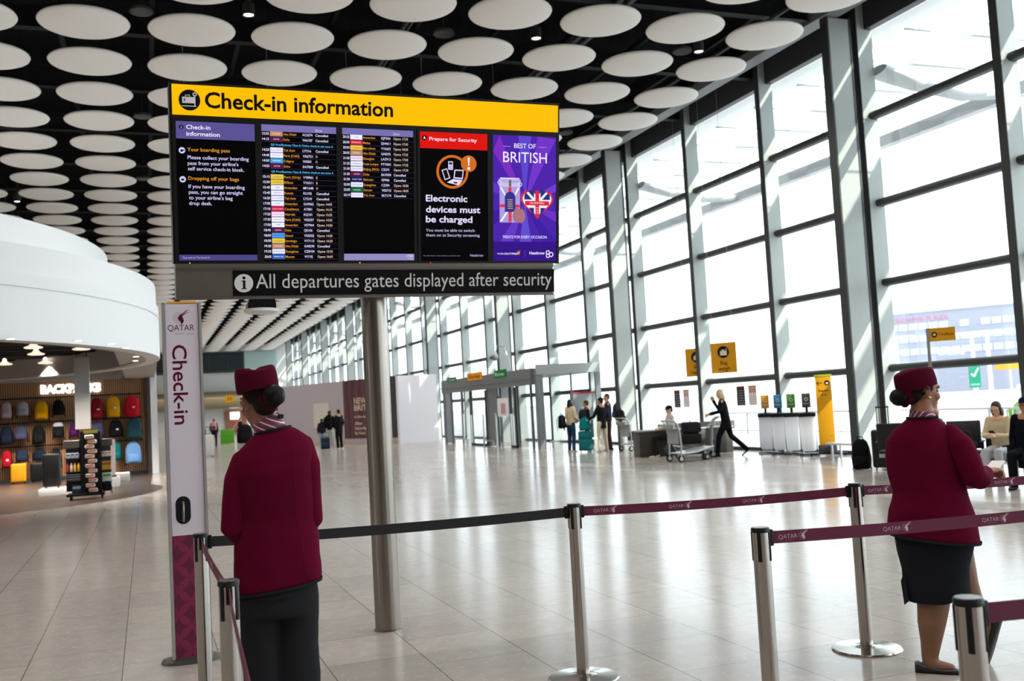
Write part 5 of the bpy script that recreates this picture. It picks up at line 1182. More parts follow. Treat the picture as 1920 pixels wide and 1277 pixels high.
for nm, hx, word, y, lid in bn_:
    t = thing('recycling_bin', 'recycling bin with %s sign board in the row by the window' % nm, 'bin', (14.85, y, 0), R(-36), 'recycling bins')
    MB().rbox((0, -.02, 1.31), (.20, .05, .34), .008, 2).build('sign_board', mat('print_' + hx, hx, .6), t, smooth=40)
    k = Ink(0); FM = face_frame((0, -.046, 1.2), (1, 0, 0), (0, 0, 1)); text(k('e4dccb'), word, FM, 0, .02, .028, .13, align='c'); ring2(k('e4dccb'), FM, 0, .14, .030, .042, 18); k.build('lettering', t)
    MB().box(-.03, .03, -.02, .02, .95, 1.15).build('sign_neck', M_blk, t)
    MB().rbox((0, 0, .97), (.40, .40, .10), .02, 2).build('lid', M_blk, t, smooth=40)
    MB().rings([(0, 0, 1.021, .15, .11), (0, 0, 1.028, .14, .10)], 24).build('opening_ring', mat('print_' + lid, lid, .5), t)
    MB().rings([(0, 0, .10, .13, .12), (0, 0, .14, .17, .15), (0, 0, .5, .185, .16), (.0, 0, .92, .19, .17)], 24, pw=3).build('liner_bag', M_bag, t, smooth=60)
    fr = MB()
    for x in (-.18, .18): fr.box(x - .015, x + .015, .17, .20, .02, .95)
    fr.box(-.24, .24, -.2, .2, .02, .05); fr.build('stand', M_char, t)

# ------------------------------------------------------------------ signs and posters along the windows
M_yel = mat('sign_yellow', srgb('D99A18'), .6, spec=.2)
t = thing('floor_sign', 'tall yellow floor-standing sign with arrow beside the recycling bins', 'sign', (14.92, 19.5, 0), R(-37))
MB().rbox((0, 0, 1.05), (.36, .06, 1.62), .008, 2).build('panel', M_yel, t, smooth=40)
MB().box(-.20, .20, -.04, .04, 1.86, 1.90).build('top_edge', mat('lime_edge', srgb('B8D010'), .6), t)
k = Ink(0); FM = face_frame((0, -.033, 0), (1, 0, 0), (0, 0, 1))
line2(k('2a2010'), FM, [(-.14, 1.70), (-.03, 1.70)], .016); line2(k('2a2010'), FM, [(-.10, 1.745), (-.145, 1.70), (-.10, 1.655)], .016); disc2(k('1a1a1a'), FM, .085, 1.70, .062, 24, .0); rect2(k('e8e0d0'), FM, .060, 1.670, .110, 1.715, .001)
text(k('3a2c10'), 'Repack', FM, 0, 1.50, .050, .22, bold=.01, align='c'); text(k('3a2c10'), 'area', FM, 0, 1.41, .045, .13, bold=.01, align='c'); text(k('3a2c10'), 'Heathrow', FM, .10, .45, .022, .10, align='c'); k.build('lettering', t)
MB().rbox((0, 0, .16), (.42, .22, .20), .03, 2).build('base_block', mat('dark_grey_plastic', (0.045, 0.047, 0.052), .5), t, smooth=40)
MB().rbox((0, 0, .055), (.85, .12, .03), .01, 1).rbox((0, 0, .055), (.12, .5, .03), .01, 1).box(-.40, -.36, -.04, .04, 0, .05).box(.36, .40, -.04, .04, 0, .05).build('feet', M_blk, t)
def window_sign(label, x, y, z0, z1, w_, l1, l2):
    t = thing('hanging_sign', label, 'sign', (x, y, 0), R(-52), 'yellow bag signs at the windows')
    MB().rbox((0, 0, (z0 + z1) / 2), (w_, .03, z1 - z0), .004, 1).build('panel', M_yel, t)
    k = Ink(0); FM = face_frame((0, -.0165, 0), (1, 0, 0), (0, 0, 1)); h = z1 - z0
    disc2(k('181818'), FM, 0, z1 - h * .31, h * .20, 30); rect2(k('e8dcc8'), FM, -h * .11, z1 - h * .42, h * .10, z1 - h * .27, .001); rect2(k('e8dcc8'), FM, -h * .05, z1 - h * .27, h * .04, z1 - h * .23, .001); rect2(k('e8dcc8'), FM, h * .10, z1 - h * .42, h * .12, z1 - h * .20, .001)
    text(k('4a3610'), l1, FM, 0, z0 + h * .28, h * .12, bold=.012, align='c'); text(k('4a3610'), l2, FM, 0, z0 + h * .09, h * .12, bold=.012, align='c'); k.build('lettering', t)
    MB().cyl((-w_ * .4, 0, z1), (-w_ * .4, 0, 10.2), .004, 5).cyl((w_ * .4, 0, z1), (w_ * .4, 0, 10.2), .004, 5).build('suspension_wire', M_alu, t)
    return t
window_sign('yellow Bag weigh sign hanging at the windows', 14.45, 22.95, 2.12, 2.93, .70, 'Bag', 'weigh')
window_sign('yellow Bag repack sign half hidden behind the window mullion', 15.26, 25.7, 2.12, 2.95, .70, 'Bag', 'repack')
def glass_poster(label, y0, y1, z0, z1, dark):
    t = thing('window_poster', label, 'poster', (15.43, 0, 0)); FM = face_frame((-.006, y1, 0), (0, -1, 0), (0, 0, 1)); w_ = y1 - y0
    MB().box(-.004, .004, y0, y1, z0, z1).build('sheet', mat('print_1C1C22' if dark else 'print_F0E8E6', '1C1C22' if dark else 'F0E8E6', .6), t)
    k = Ink(0); rect2(k('C82828' if dark else 'E0A020'), FM, 0, z1 - .05, w_, z1, .001)
    if dark:
        for i in range(6): rect2(k('8a8a90'), FM, w_ * .2, z1 - .14 - .07 * i, w_ * .9, z1 - .115 - .07 * i, .001); disc2(k('b06060'), FM, w_ * .12, z1 - .127 - .07 * i, .012, 10, .002)
    else:
        for x in (.28, .72): ring2(k('d87078'), FM, w_ * x, z1 - .15, .045, .062, 18, .001); line2(k('d87078'), FM, [(w_ * x - .03, z1 - .11), (w_ * x + .03, z1 - .19)], .014, .002)
        for i in range(5): rect2(k('c8c0c4'), FM, w_ * .08, z1 - .30 - .05 * i, w_ * .9, z1 - .285 - .05 * i, .001)
    k.build('lettering', t)
glass_poster('black notice with red top on the window behind the seated traveller', 27.12, 27.48, 1.22, 1.76, True)
glass_poster('white notice with red prohibition rings beside the farther black notice', 26.56, 26.92, 1.22, 1.76, False)
glass_poster('black notice with red top on the window beside the blonde woman', 23.57, 23.97, 1.22, 1.76, True)
glass_poster('white notice with red prohibition rings between the black notice and the bins', 23.0, 23.39, 1.22, 1.76, False)
t = thing('trolley_sign', 'yellow Trolleys flag sign on a slim post behind the skirted attendant', 'sign', (14.45, 15.55, 0), R(-43))
MB().box(-.03, .03, -.02, .02, 0, 2.64).build('post', M_alu, t); MB().box(.03, .50, -.012, .012, 2.38, 2.64).build('panel', M_yel, t); MB().box(-.16, .16, -.16, .16, 0, .015).build('base_plate', M_alu, t)
k = Ink(0); FM = face_frame((0, -.0135, 0), (1, 0, 0), (0, 0, 1)); disc2(k('181818'), FM, .12, 2.51, .055, 24); rect2(k('e8dcc8'), FM, .095, 2.49, .145, 2.53, .001); text(k('3a2a10'), 'Trolleys', FM, .195, 2.485, .055, .27, bold=.01); k.build('lettering', t)
t = thing('window_bench', 'low white bench at the foot of the big mullion', 'bench', (14.85, 18.6, 0), R(-90))
MB().rbox((0, 0, .30), (1.3, .36, .05), .015, 2).build('seat', mat('white_laminate', (0.72, 0.72, 0.74), .4), t, smooth=40)
for x in (-.5, .5):
    for y in (-.12, .12): MB().box(x - .02, x + .02, y - .02, y + .02, 0, .28).build('leg', M_alu, t)

# ------------------------------------------------------------------ black seats
M_seat = mat('black_seat_shell', (0.014, 0.014, 0.015), .45, spec=.3)
def seat_row(label, loc, rotz, n):
    t = thing('waiting_seats', label, 'seats', loc, rotz, 'black waiting seats')
    for i in range(n):
        x = (i - (n - 1) / 2) * .58
        MB().rbox((x, 0, .43), (.52, .48, .05), .02, 2).build('seat', M_seat, t, smooth=40)
        MB().rbox((x, -.26, .70), (.52, .05, .46), .02, 2, rot=Matrix.Rotation(R(10), 3, 'X')).build('backrest', M_seat, t, smooth=40)
    for i in range(n + 1):
        x = (i - n / 2) * .58; MB().rbox((x, 0, .60), (.05, .40, .03), .01, 2).box(x - .02, x + .02, -.02, .02, .42, .59).build('armrest', M_seat, t, smooth=40)
    MB().box(-n * .29, n * .29, -.04, .04, .33, .40).build('beam', M_alu, t)
    for x in (-n * .2, n * .2): MB().box(x - .03, x + .03, -.03, .03, .02, .35).box(x - .04, x + .04, -.28, .28, 0, .03).build('leg', M_alu, t)
    return t
seat_row('row of black waiting seats beside the woman with the phone', (12.75, 12.3, 0), R(130), 3)
seat_row('second row of black waiting seats behind the first, by the window', (12.30, 13.75, 0), R(-50), 2)
backpack('black bag and coat heaped on the waiting seats', (12.38, 12.75, .457), R(40), (.46, .34, .34), '121214', cat='bag', hex2='2a2826')
seat_row('end pair of black waiting seats under the person in navy', (12.03, 11.12, 0), R(115), 1)
# ------------------------------------------------------------------ the backpack shop
def slat_mat():
    m = mat('oak_slat_wall', srgb('8A6647'), .6); nt = m.node_tree; b = nt.nodes['Principled BSDF']; L = nt.links.new
    tc = nt.nodes.new('ShaderNodeTexCoord'); sp = nt.nodes.new('ShaderNodeSeparateXYZ'); L(tc.outputs['Object'], sp.inputs[0])
    f = nt.nodes.new('ShaderNodeMath'); f.operation = 'MULTIPLY'; f.inputs[1].default_value = 1 / .065; L(sp.outputs[0], f.inputs[0])
    g = nt.nodes.new('ShaderNodeMath'); g.operation = 'FRACT'; L(f.outputs[0], g.inputs[0])
    h = nt.nodes.new('ShaderNodeMath'); h.operation = 'LESS_THAN'; h.inputs[1].default_value = .32; L(g.outputs[0], h.inputs[0])
    mx = nt.nodes.new('ShaderNodeMix'); mx.data_type = 'RGBA'; mx.inputs[6].default_value = srgb('A67C55'); mx.inputs[7].default_value = srgb('2E1F14')
    L(h.outputs[0], mx.inputs[0]); L(mx.outputs[2], b.inputs['Base Color']); return m
M_fas = mat('white_fascia', (0.78, 0.80, 0.82), .5)
M_sof = mat('pale_grey_soffit', (0.45, 0.44, 0.43), .6)
M_sdk = mat('dark_shop_ceiling', (0.03, 0.028, 0.026), .7)
M_wood = mat('dark_wood_floor', srgb('40352E'), .3, noise=.25, nscale=2.5)
CX, CY, RR = -9.34, 24.0, 9.67
fs = MB()
for r_, z0, z1 in ((RR, 3.06, 3.92), (RR - .03, 3.92, 3.95), (RR, 3.95, 4.18), (RR - .05, 4.18, 4.66), (RR - 1.05, 4.62, 5.38)):
    n = 120; vs = []
    for i in range(n):
        a = 2 * PI * i / n; vs += [(CX + r_ * math.cos(a), CY + r_ * math.sin(a), z0), (CX + r_ * math.cos(a), CY + r_ * math.sin(a), z1), (CX + (r_ - .3) * math.cos(a), CY + (r_ - .3) * math.sin(a), z1), (CX + (r_ - .3) * math.cos(a), CY + (r_ - .3) * math.sin(a), z0)]
    fs.add(vs, [(4 * i + j, 4 * ((i + 1) % n) + j, 4 * ((i + 1) % n) + (j + 1) % 4, 4 * i + (j + 1) % 4) for i in range(n) for j in range(4)])
struct(fs.build('wall_shop_fascia', M_fas, smooth=30))
def ann(mb, r0, r1, z, t, n=120):
    vs = []
    for i in range(n):
        a = 2 * PI * i / n
        for r_, zz in ((r0, z), (r1, z), (r1, z + t), (r0, z + t)): vs.append((CX + r_ * math.cos(a), CY + r_ * math.sin(a), zz))
    mb.add(vs, [(4 * i + j, 4 * ((i + 1) % n) + j, 4 * ((i + 1) % n) + (j + 1) % 4, 4 * i + (j + 1) % 4) for i in range(n) for j in range(4)])
so = MB(); ann(so, 9.18, RR - .02, 3.07, .5); so.prism([(-.6, 34.6)] + [(CX + 9.6 * math.cos(R(a)), CY + 9.6 * math.sin(R(a))) for a in range(-24, 1, 3)] + [(.29, 27), (.29, 34.6)], Matrix.Translation((0, 0, 3.5)), .40); struct(so.build('ceiling_shop_soffit', M_sof))
rf = MB().lathe([(.01, 4.61), (RR - .1, 4.61), (RR - .1, 4.65), (.01, 4.65)], (CX, CY, 0), 96).lathe([(.01, 5.32), (RR - 1.1, 5.32), (RR - 1.1, 5.36), (.01, 5.36)], (CX, CY, 0), 96); struct(rf.build('ceiling_shop_top', M_fas))
dc = MB().lathe([(.01, 3.75), (9.25, 3.75), (9.25, 3.85), (.01, 3.85)], (CX, CY, 0), 64).box(-14, -.6, 28, 34.7, 3.75, 3.85)
for i in range(8):
    xe = CX + min(8.6, math.sqrt(max(0, 82 - (min(2 * i - 5.5, 4)) ** 2))); dc.box(-12, xe, 18.5 + 2 * i - .06, 18.5 + 2 * i + .06, 3.58, 3.66).tube([(-12, 19.3 + 2 * i, 3.6), (xe, 19.3 + 2 * i, 3.6)], .05, 8)
struct(dc.build('ceiling_shop', M_sdk))
b = MB().use(0).box(-14, .02, 34.55, 34.7, .12, 3.10).use(1).box(-14, .1, 34.5, 34.72, 0, .12).use(2).box(-14, .1, 34.53, 34.72, 3.10, 3.75)
struct(b.build('wall_shop', [slat_mat(), M_char, mat('grey_bulkhead', (0.34, 0.33, 0.325), .6)]))
struct(MB().use(0).box(.02, .14, 34.35, 34.7, 0, 3.45).use(1).box(.14, .34, 34.35, 60, 0, 4.9).build('wall_shop_side', [M_char, M_fas]))
fl_ = MB(); arc = [(-5.32 + 5.66 * math.cos(R(a)), 26.7 + 5.66 * math.sin(R(a))) for a in range(-150, 21, 6)]
pts = arc + [(.14, 34.6), (-14, 34.6), (-14, 24.2)]
fl_.prism(pts, Matrix.Translation((0, 0, .006)), .006); struct(fl_.build('floor_shop', M_wood))
# lamps of the shop
M_shade = mat('pendant_shade', (0.75, 0.70, 0.66), .4, emit=(1.0, .80, .62), estr=.8); M_bulb = mat('pendant_bulb', (1, 1, 1), .4, emit=(1.0, .92, .82), estr=7.0)
shp_l = bpy.data.lights.new('pendant_beam', 'SPOT'); shp_l.energy = 480; shp_l.spot_size = R(120); shp_l.spot_blend = .6; shp_l.shadow_soft_size = .12; shp_l.color = (1, .88, .74)
pz = [(-2.27, 24.0, 3.38), (-2.44, 26.4, 3.40), (-1.34, 24.6, 3.36), (-3.55, 30, 3.40), (-3.62, 32.2, 3.38), (-2.55, 30, 3.40), (-2.61, 32.2, 3.38), (-1.9, 32.2, 3.36), (-4.6, 27.5, 3.4), (-4.8, 31, 3.4), (-1.0, 30.5, 3.36)]
for x, y, z in pz:
    t = thing('pendant_lamp', 'glowing saucer pendant lamp under the dark shop ceiling', 'lamp', (x, y, z), 0, 'pendant lamps in the shop')
    MB().lathe([(.16, 0), (.19, .01), (.19, .03), (.10, .06), (.05, .12)], n=24).build('shade', M_shade, t, smooth=60)
    MB().sph((0, 0, .13), .045).build('bulb', M_bulb, t, smooth=180); MB().cyl((0, 0, .12), (0, 0, 3.72 - z), .008, 6).build('cord', M_blk, t)
    o = bpy.data.objects.new('pendant_beam', shp_l); COL.objects.link(o); o.parent = t; o.location = (0, 0, -.03)
for i, (x, y) in enumerate(((-1.99, 17.6), (-1.04, 18.3), (-.55, 19.2), (-.33, 20.3), (-.22, 21.6), (-.17, 23.0), (-.20, 24.5))):
    t = thing('recessed_downlight', 'small warm downlight recessed in the curved shop soffit', 'downlight', (x, y, 3.07), 0, 'downlights in the shop soffit')
    MB().lathe([(.06, -.004), (.085, -.008), (.085, .0)], n=20).build('rim', M_alu, t); MB().lathe([(.001, -.006), (.06, -.006), (.06, -.002)], n=20).build('lens', M_lamp, t)
sg = thing('shop_sign', 'lit white BACKPACKS letters on the oak slat wall', 'sign', (0, 34.5, 0))
FM = face_frame((0, -.03, 0), (1, 0, 0), (0, 0, 1)); lt = MB(); text(lt, 'BACKPACKS', FM, -3.09, 2.74, .235, 1.76, bold=.075)
lt.build('lettering', mat('lit_letters', (1, 1, 1), .5, emit=(1, .98, .95), estr=1.6), sg)
MB().box(-3.05, -1.35, .0, .03, 2.84, 2.87).build('mounting_rail', M_char, sg)
for z in (2.60, 1.84, 1.11):
    t = thing('display_rail', {2.60: 'top dark display rail carrying backpacks on the slat wall', 1.84: 'middle dark display rail carrying backpacks on the slat wall', 1.11: 'lowest dark display rail carrying backpacks on the slat wall'}[z], 'rail', (0, 34.44, z))
    MB().box(-6.0, -.15, -.015, .015, -.02, .02).build('bar', M_blk, t)
    MB().box(-5.98, -5.94, 0, .1, -.03, .03).box(-3.2, -3.16, 0, .1, -.03, .03).box(-.21, -.17, 0, .1, -.03, .03).build('bracket', M_blk, t)
BAGS = [('pinkish grey backpack at the outer end of the top row', -4.03, 2.52, 2.01, .31, 'A0949A', None, None), ('silver grey backpack with black base in the top row', -3.58, 2.51, 2.06, .35, '9A9BA6', '8a8b96', None), ('yellow backpack left of a black one in the top row', -3.05, 2.50, 1.92, .39, 'D8A010', None, None), ('black backpack beside the yellow one in the top row', -2.57, 2.53, 2.02, .34, '121315', None, None),
    ('dark red backpack half behind the hanging panel in the top row', -1.46, 2.54, 1.84, .37, '7C1824', None, None), ('amber yellow backpack with white tag in the top row', -.98, 2.56, 1.87, .42, 'CC9416', None, None), ('bright red backpack ending the top row by the wall edge', -.43, 2.56, 1.86, .48, 'B01A26', None, None),
    ('navy blue backpack at the outer end of the middle row', -4.05, 1.79, 1.20, .36, '1B2233', None, None), ('slate purple backpack in the middle row under the silver one', -3.65, 1.78, 1.31, .38, '3F4058', None, None), ('black backpack in the middle row under the yellow one', -3.15, 1.76, 1.17, .36, '141417', None, None), ('black backpack with silver flap in the middle row', -2.59, 1.82, 1.33, .31, '15151a', None, 'A8AAB2'),
    ('purple backpack half hidden in the middle row', -2.15, 1.76, 1.33, .26, '3E1446', None, None), ('slate blue backpack with pale straps beside the hanging panel', -1.45, 1.77, 1.26, .37, '3C3C5C', None, None), ('black backpack with white tag in the middle row', -.92, 1.81, 1.23, .42, '151518', None, None), ('dark teal backpack ending the middle row', -.37, 1.83, 1.15, .46, '234450', None, None),
    ('small red backpack at the outer end of the lowest row', -4.05, 1.03, .49, .28, '9A1220', None, None), ('dark navy backpack above the yellow suitcase', -3.63, 1.04, .66, .36, '20283A', None, None), ('blue black backpack above the black suitcase', -3.14, 1.01, .66, .39, '141a28', None, None), ('black backpack with orange mark in the lowest row', -2.67, 1.05, .45, .28, '121214', '7a3a1c', None), ('teal backpack partly behind the goods stand in the lowest row', -.92, 1.08, .50, .30, '15666A', None, None), ('light blue backpack ending the lowest row', -.42, 1.07, .37, .48, '6FA0D8', None, None)]
RAILS = {o.location.z: o for o in COL.objects if o.name.startswith('display_rail')}
for l, x, zt, zb, w, c1, c2, flap in BAGS:
    zr = min(RAILS, key=lambda q: abs(q - zt - .05)); MB().tube([(x, 0, 0), (x, -.22, .0), (x, -.22, zb + (zt - zb) * .96 * 1.05 - zr)], .008, 6).build('hook', M_blk, RAILS[zr], smooth=60)
    backpack(l, (x, 34.22, zb), 0, (w, .24, (zt - zb) * .96), c1, 'backpacks on the shop wall', hex2=c2, tag_=.12 if 'tag' in l or 'red' in l else None, flap=flap)
suitcase('yellow suitcase standing under the dark navy backpack', (-3.69, 33.9, 0), 0, (.43, .28, .56), 'C98A14', 'suitcases along the shop wall')
suitcase('black suitcase standing beside the yellow one', (-3.13, 33.9, 0), 0, (.45, .28, .55), '121316', 'suitcases along the shop wall')
suitcase('tall black suitcase on a white plinth behind the goods stand', (-2.2, 26.9, .16), 0, (.40, .28, .80), '151517')
for l, x, y, w, d_, h in (('low white plinth under the tall black suitcase', -2.05, 26.9, .85, .9, .16), ('white plinth to the window side of the goods stand', -.98, 28.5, .55, .7, .26), ('white plinth behind the other one, by the light blue backpack', -.80, 31.0, .60, .7, .24)):
    t = thing('display_plinth', l, 'plinth', (x, y, .006)); MB().rbox((0, 0, h / 2), (w, d_, h), .015, 2).build('block', mat('white_plinth', (0.62, 0.62, 0.62), .5), t, smooth=40); MB().box(-w / 2 + .04, w / 2 - .04, -d_ / 2 + .04, d_ / 2 - .04, h, h + .004).build('top_pad', M_lil, t)
t = thing('display_board', 'pale pink display board behind the goods stand', 'board', (-.98, 28.5, .27)); MB().rbox((0, 0, .5), (.36, .12, .95), .02, 2).build('panel', mat('pale_pink_panel', (0.55, 0.48, 0.48), .5), t, smooth=40); MB().box(-.2, .2, -.09, .09, 0, .03).build('foot', M_blk, t)
t = thing('hanging_display_box', 'tall pale grey display box hanging from the shop ceiling', 'display box', (-1.43, 26.15, 0)); MB().rbox((0, 0, 2.43), (.34, .16, 1.74), .008, 1).build('panel', mat('pale_grey_box', (0.40, 0.40, 0.405), .5), t); MB().box(-.12, -.10, -.02, .02, 3.29, 3.76).box(.10, .12, -.02, .02, 3.29, 3.76).build('hanger', M_blk, t)
# goods stand
ST = thing('goods_stand', 'black wheeled goods stand full of travel accessories before the shop', 'display stand', (-1.28, 24.5, .006))
MB().box(-.40, .36, -.30, .30, .08, .13).box(-.44, -.36, -.02, .02, .06, .12).build('base', M_blk, ST)
for x, y in ((-.34, -.24), (.30, -.24), (-.34, .24), (.30, .24)): MB().cyl((x - .015, y, .035), (x + .015, y, .035), .035, 14).box(x - .012, x + .012, y - .02, y + .02, .03, .09).build('castor', M_rub, ST)
for x in (-.10, .28): MB().box(x - .022, x + .022, -.12, .12, .12, 1.50).build('upright', M_blk, ST)
MB().box(-.08, .26, .02, .04, .13, 1.5).box(-.44, -.12, .05, .07, .18, 1.3).box(.30, .50, .05, .07, .18, 1.3).build('back_panel', mat('dark_mesh_panel', (0.03, 0.03, 0.033), .6), ST)
MB().box(-.05, .24, -.10, .02, 1.46, 1.53).build('header', mat('olive_yellow_strip', srgb('8E8A2A'), .6), ST)
MB().rbox((-.30, -.02, 1.23), (.34, .10, .18), .01, 1).build('side_header', mat('dark_header_box', (0.07, 0.06, 0.055), .5), ST); MB().rbox((.42, -.02, 1.24), (.24, .10, .16), .01, 1).build('side_header', MATS['dark_header_box'], ST)
for z in (.92, .62, .36): MB().box(-.46, -.12, -.10, .06, z - .012, z).box(.30, .52, -.10, .06, z - .012, z).build('shelf', M_blk, ST)
M_wp = mat('white_pack_card', (0.68, 0.66, 0.66), .5); M_op = mat('orange_pack_print', srgb('D0703A'), .5)
ordn = ('topmost', 'second', 'third', 'fourth', 'fifth', 'sixth', 'seventh', 'eighth', 'ninth', 'tenth', 'eleventh', 'twelfth')
for i in range(12):
    t = thing('neck_pillow_pack', 'white and orange pack, %s from the top of the stand\'s centre strip' % ordn[i], 'pack', (-1.19 + (.03 if i % 2 else -.025) , 24.36, 1.385 - i * .108), 0, 'white and orange packs on the goods stand')
    MB().rbox((0, 0, 0), (.20, .10, .090), .035, 3).build('pack_body', M_wp, t, smooth=60); MB().rbox((0, -.052, .016), (.17, .012, .036), .006, 1).build('label_print', M_op, t); MB().cyl((0, .05, .03), (0, .17, .04), .005, 6).build('hook', M_alu, t)
def small(label, name, x, z, w, h, hx, grp, y=24.43, cap=None):
    t = thing(name, label, 'pack' if 'bottle' not in name else 'bottle', (-1.28 + x, y, z), 0, grp)
    if 'bottle' in name: MB().lathe([(w * .45, 0), (w * .5, .01), (w * .5, h * .72), (w * .22, h * .82), (w * .22, h)], n=16).build('bottle_body', mat('print_' + hx, hx, .4), t, smooth=40); MB().lathe([(w * .25, h), (w * .25, h + .03), (.001, h + .03)], n=14).build('cap', M_blk, t)
    else: MB().rbox((0, 0, h / 2), (w, .05, h), .008, 2).build('pack_body', mat('print_' + hx, hx, .5), t, smooth=40); MB().box(-w * .4, w * .4, -.027, -.024, h * .55, h * .85).build('label_print', mat('print_' + (cap or 'C8C8D0'), cap or 'C8C8D0', .5), t)
for i, x in enumerate((-.38, -.29, -.20)): small('white pack with blue print, %s on the outer side of the stand' % ('outermost', 'middle one', 'nearest the uprights')[i], 'accessory_pack', x, .925, .085, .12, 'C8CCD8', 'white packs on the stand', cap='4060A0')
for i, (x, c_) in enumerate(((-.40, 'B03028'), (-.32, 'C8C0B8'), (-.25, 'D8A828'), (-.17, 'C89838'))): small('%s bottle on the outer shelf of the stand' % ('red', 'white', 'bright yellow', 'dull yellow')[i], 'spray_bottle', x, .625, .06, .20, c_, 'bottles on the stand')
for i in range(3): small('grey boxed pack, %s in the pile on the outer shelf' % ordn[i], 'boxed_pack', -.28, .53 - .055 * i, .30, .05, '4A5056', 'grey boxes on the stand', cap='6a7078')
small('dark blue package at the foot of the outer side', 'boxed_pack', -.22, .14, .20, .19, '24384C', None, cap='8898a8')
for i, x in enumerate((.34, .41, .48)): small('white pack with orange print, %s on the inner side of the stand' % ('nearest the uprights', 'middle one', 'outermost')[i], 'accessory_pack', x, .925, .065, .12, 'C8C6C6', 'white packs on the stand', cap='C86030')
for i, x in enumerate((.33, .38, .43, .48)): small('yellow strip pack, %s on the inner shelf of the stand' % ('first from the uprights', 'second from the uprights', 'third from the uprights', 'outermost')[i], 'strip_pack', x, .625, .045, .20, 'C89420', 'yellow packs on the stand', cap='8a4a18')
small('white box with green corner on the inner shelf', 'boxed_pack', .41, .365, .20, .20, 'C8CACC', None, cap='50A040')
backpack('black pouch hanging at the foot of the inner side of the stand', (-.87, 24.40, .15), 0, (.18, .12, .20), '101012', cat='pouch')
# ------------------------------------------------------------------ outside the glass
def fabric():
    m = bpy.data.materials.new('translucent_canopy_fabric'); m.use_nodes = True; nt = m.node_tree; nt.nodes.clear(); L = nt.links.new
    o = nt.nodes.new('ShaderNodeOutputMaterial'); mx = nt.nodes.new('ShaderNodeMixShader'); a = nt.nodes.new('ShaderNodeBsdfDiffuse'); b = nt.nodes.new('ShaderNodeBsdfTranslucent')
    a.inputs[0].default_value = (.85, .86, .87, 1); b.inputs[0].default_value = (.85, .86, .87, 1); mx.inputs[0].default_value = .55; L(a.outputs[0], mx.inputs[1]); L(b.outputs[0], mx.inputs[2]); L(mx.outputs[0], o.inputs[0]); return m
M_fab = fabric(); M_cst = mat('canopy_steel_grey', (0.58, 0.59, 0.60), .5)
cn = thing('forecourt_canopy', 'pale canopy with grey edge beam outside the tall windows', 'canopy', (0, 0, 0))
MB().box(15.7, 16.6, -30, 115, 9.62, 9.66).build('inner_panel', M_fab, cn); MB().box(17.5, 19.4, -30, 115, 9.30, 9.34).build('outer_panel', M_fab, cn)  # open gap between the panels is shaped to let a strip of sun through
eb = MB().box(19.2, 19.5, -30, 115, 8.12, 8.42).build('edge_beam', M_cst, cn)
pu = MB()
for i in range(76): pu.box(15.6, 19.3, -29 + 1.905 * i, -28.97 + 1.905 * i, 9.20, 9.24)
pu.build('purlin', M_cst, cn)['kind'] = 'stuff'
for k in range(K0, K1):
    if (k - 1) % 3 == 0:
        y = Y0 + DY * k
        MB().tube([(15.55, y, 8.6), (16.6, y, 8.35), (18.0, y, 8.15), (19.3, y, 8.27)], [(.12, .35), (.11, .26), (.10, .18), (.09, .15)], 10, up=(0, 1, 0)).build('bracket_arm', M_cst, cn, smooth=60)
# hotel block across the forecourt
HA, HB = Vector((96, 134.3, 0)), Vector((132, 77.1, 0)); d = (HB - HA).normalized(); LN = (HB - HA).length; nr = Vector((-d.y, d.x, 0))
if nr.dot(HA) < 0: nr = -nr
HT = thing('hotel_block', 'long grey hotel block with rows of pale windows beyond the forecourt', 'building', (0, 0, 0))
HX = Matrix(((d.x, nr.x, 0, HA.x), (d.y, nr.y, 0, HA.y), (0, 0, 1, 0), (0, 0, 0, 1)))
MB().at(HX).box(14.0, LN, 0, 14, -.1, 11.75).build('wall', mat('grey_lilac_cladding', srgb('8C8E9C'), .8), HT)
MB().at(HX).box(13.9, LN, -.1, 14, 11.75, 11.95).build('roof_edge', mat('pale_coping', srgb('9C9EAA'), .8), HT)
M_hw = mat('pale_blue_hotel_glass', srgb('B4CCD6'), .5)
for zf, gaps in ((9.3, (7, 9)), (7.5, ()), (5.6, ()), (3.7, ())):
    for i in range(34):
        if i in gaps: continue
        x = 15.0 + 1.42 * i
        if x < LN - 2: MB().at(HX).box(x, x + 1.2, -.06, .02, zf, zf + .9).build('window', M_hw, HT)
k = Ink(0); FM = HX @ face_frame((0, -.08, 0), (1, 0, 0), (0, 0, 1)); text(k('B0708A'), 'CROWNE PLAZA', FM, 16.7, 10.45, .72, 8.2, bold=.01); k.build('lettering', HT)
for i, (x, y, h) in enumerate(((46.5, 53, 4.6), (58, 58, 5.0), (60, 58.5, 5.0), (57, 48, 4.9), (63, 51, 4.6))):
    t = thing('street_lamp', ('pale street lamp nearest the big column outside', 'pale street lamp beside the Trolleys sign outside', 'pale street lamp paired with the one by the Trolleys sign', 'tallest pale street lamp outside', 'pale double-armed street lamp by the far pane edge')[i], 'street lamp', (x, y, 0), 0, 'street lamps on the forecourt')
    MB().tube([(0, 0, 0), (0, 0, h)], [.16, .11], 10).build('post', mat('white_lamp_post', (0.8, 0.8, 0.8), .5), t, smooth=60); MB().rbox((.5, -.4, h + .02), (1.3, .2, .12), .04, 2, rot=Matrix.Rotation(R(-40), 3, 'Z')).rbox((-.5, .4, h + .02), (1.3, .2, .12), .04, 2, rot=Matrix.Rotation(R(-40), 3, 'Z')).build('lantern', MATS['white_lamp_post'], t, smooth=40)
t = thing('crossing_sign', 'green sign with white tick on a post outside', 'sign', (30, 30, 0), R(-44))
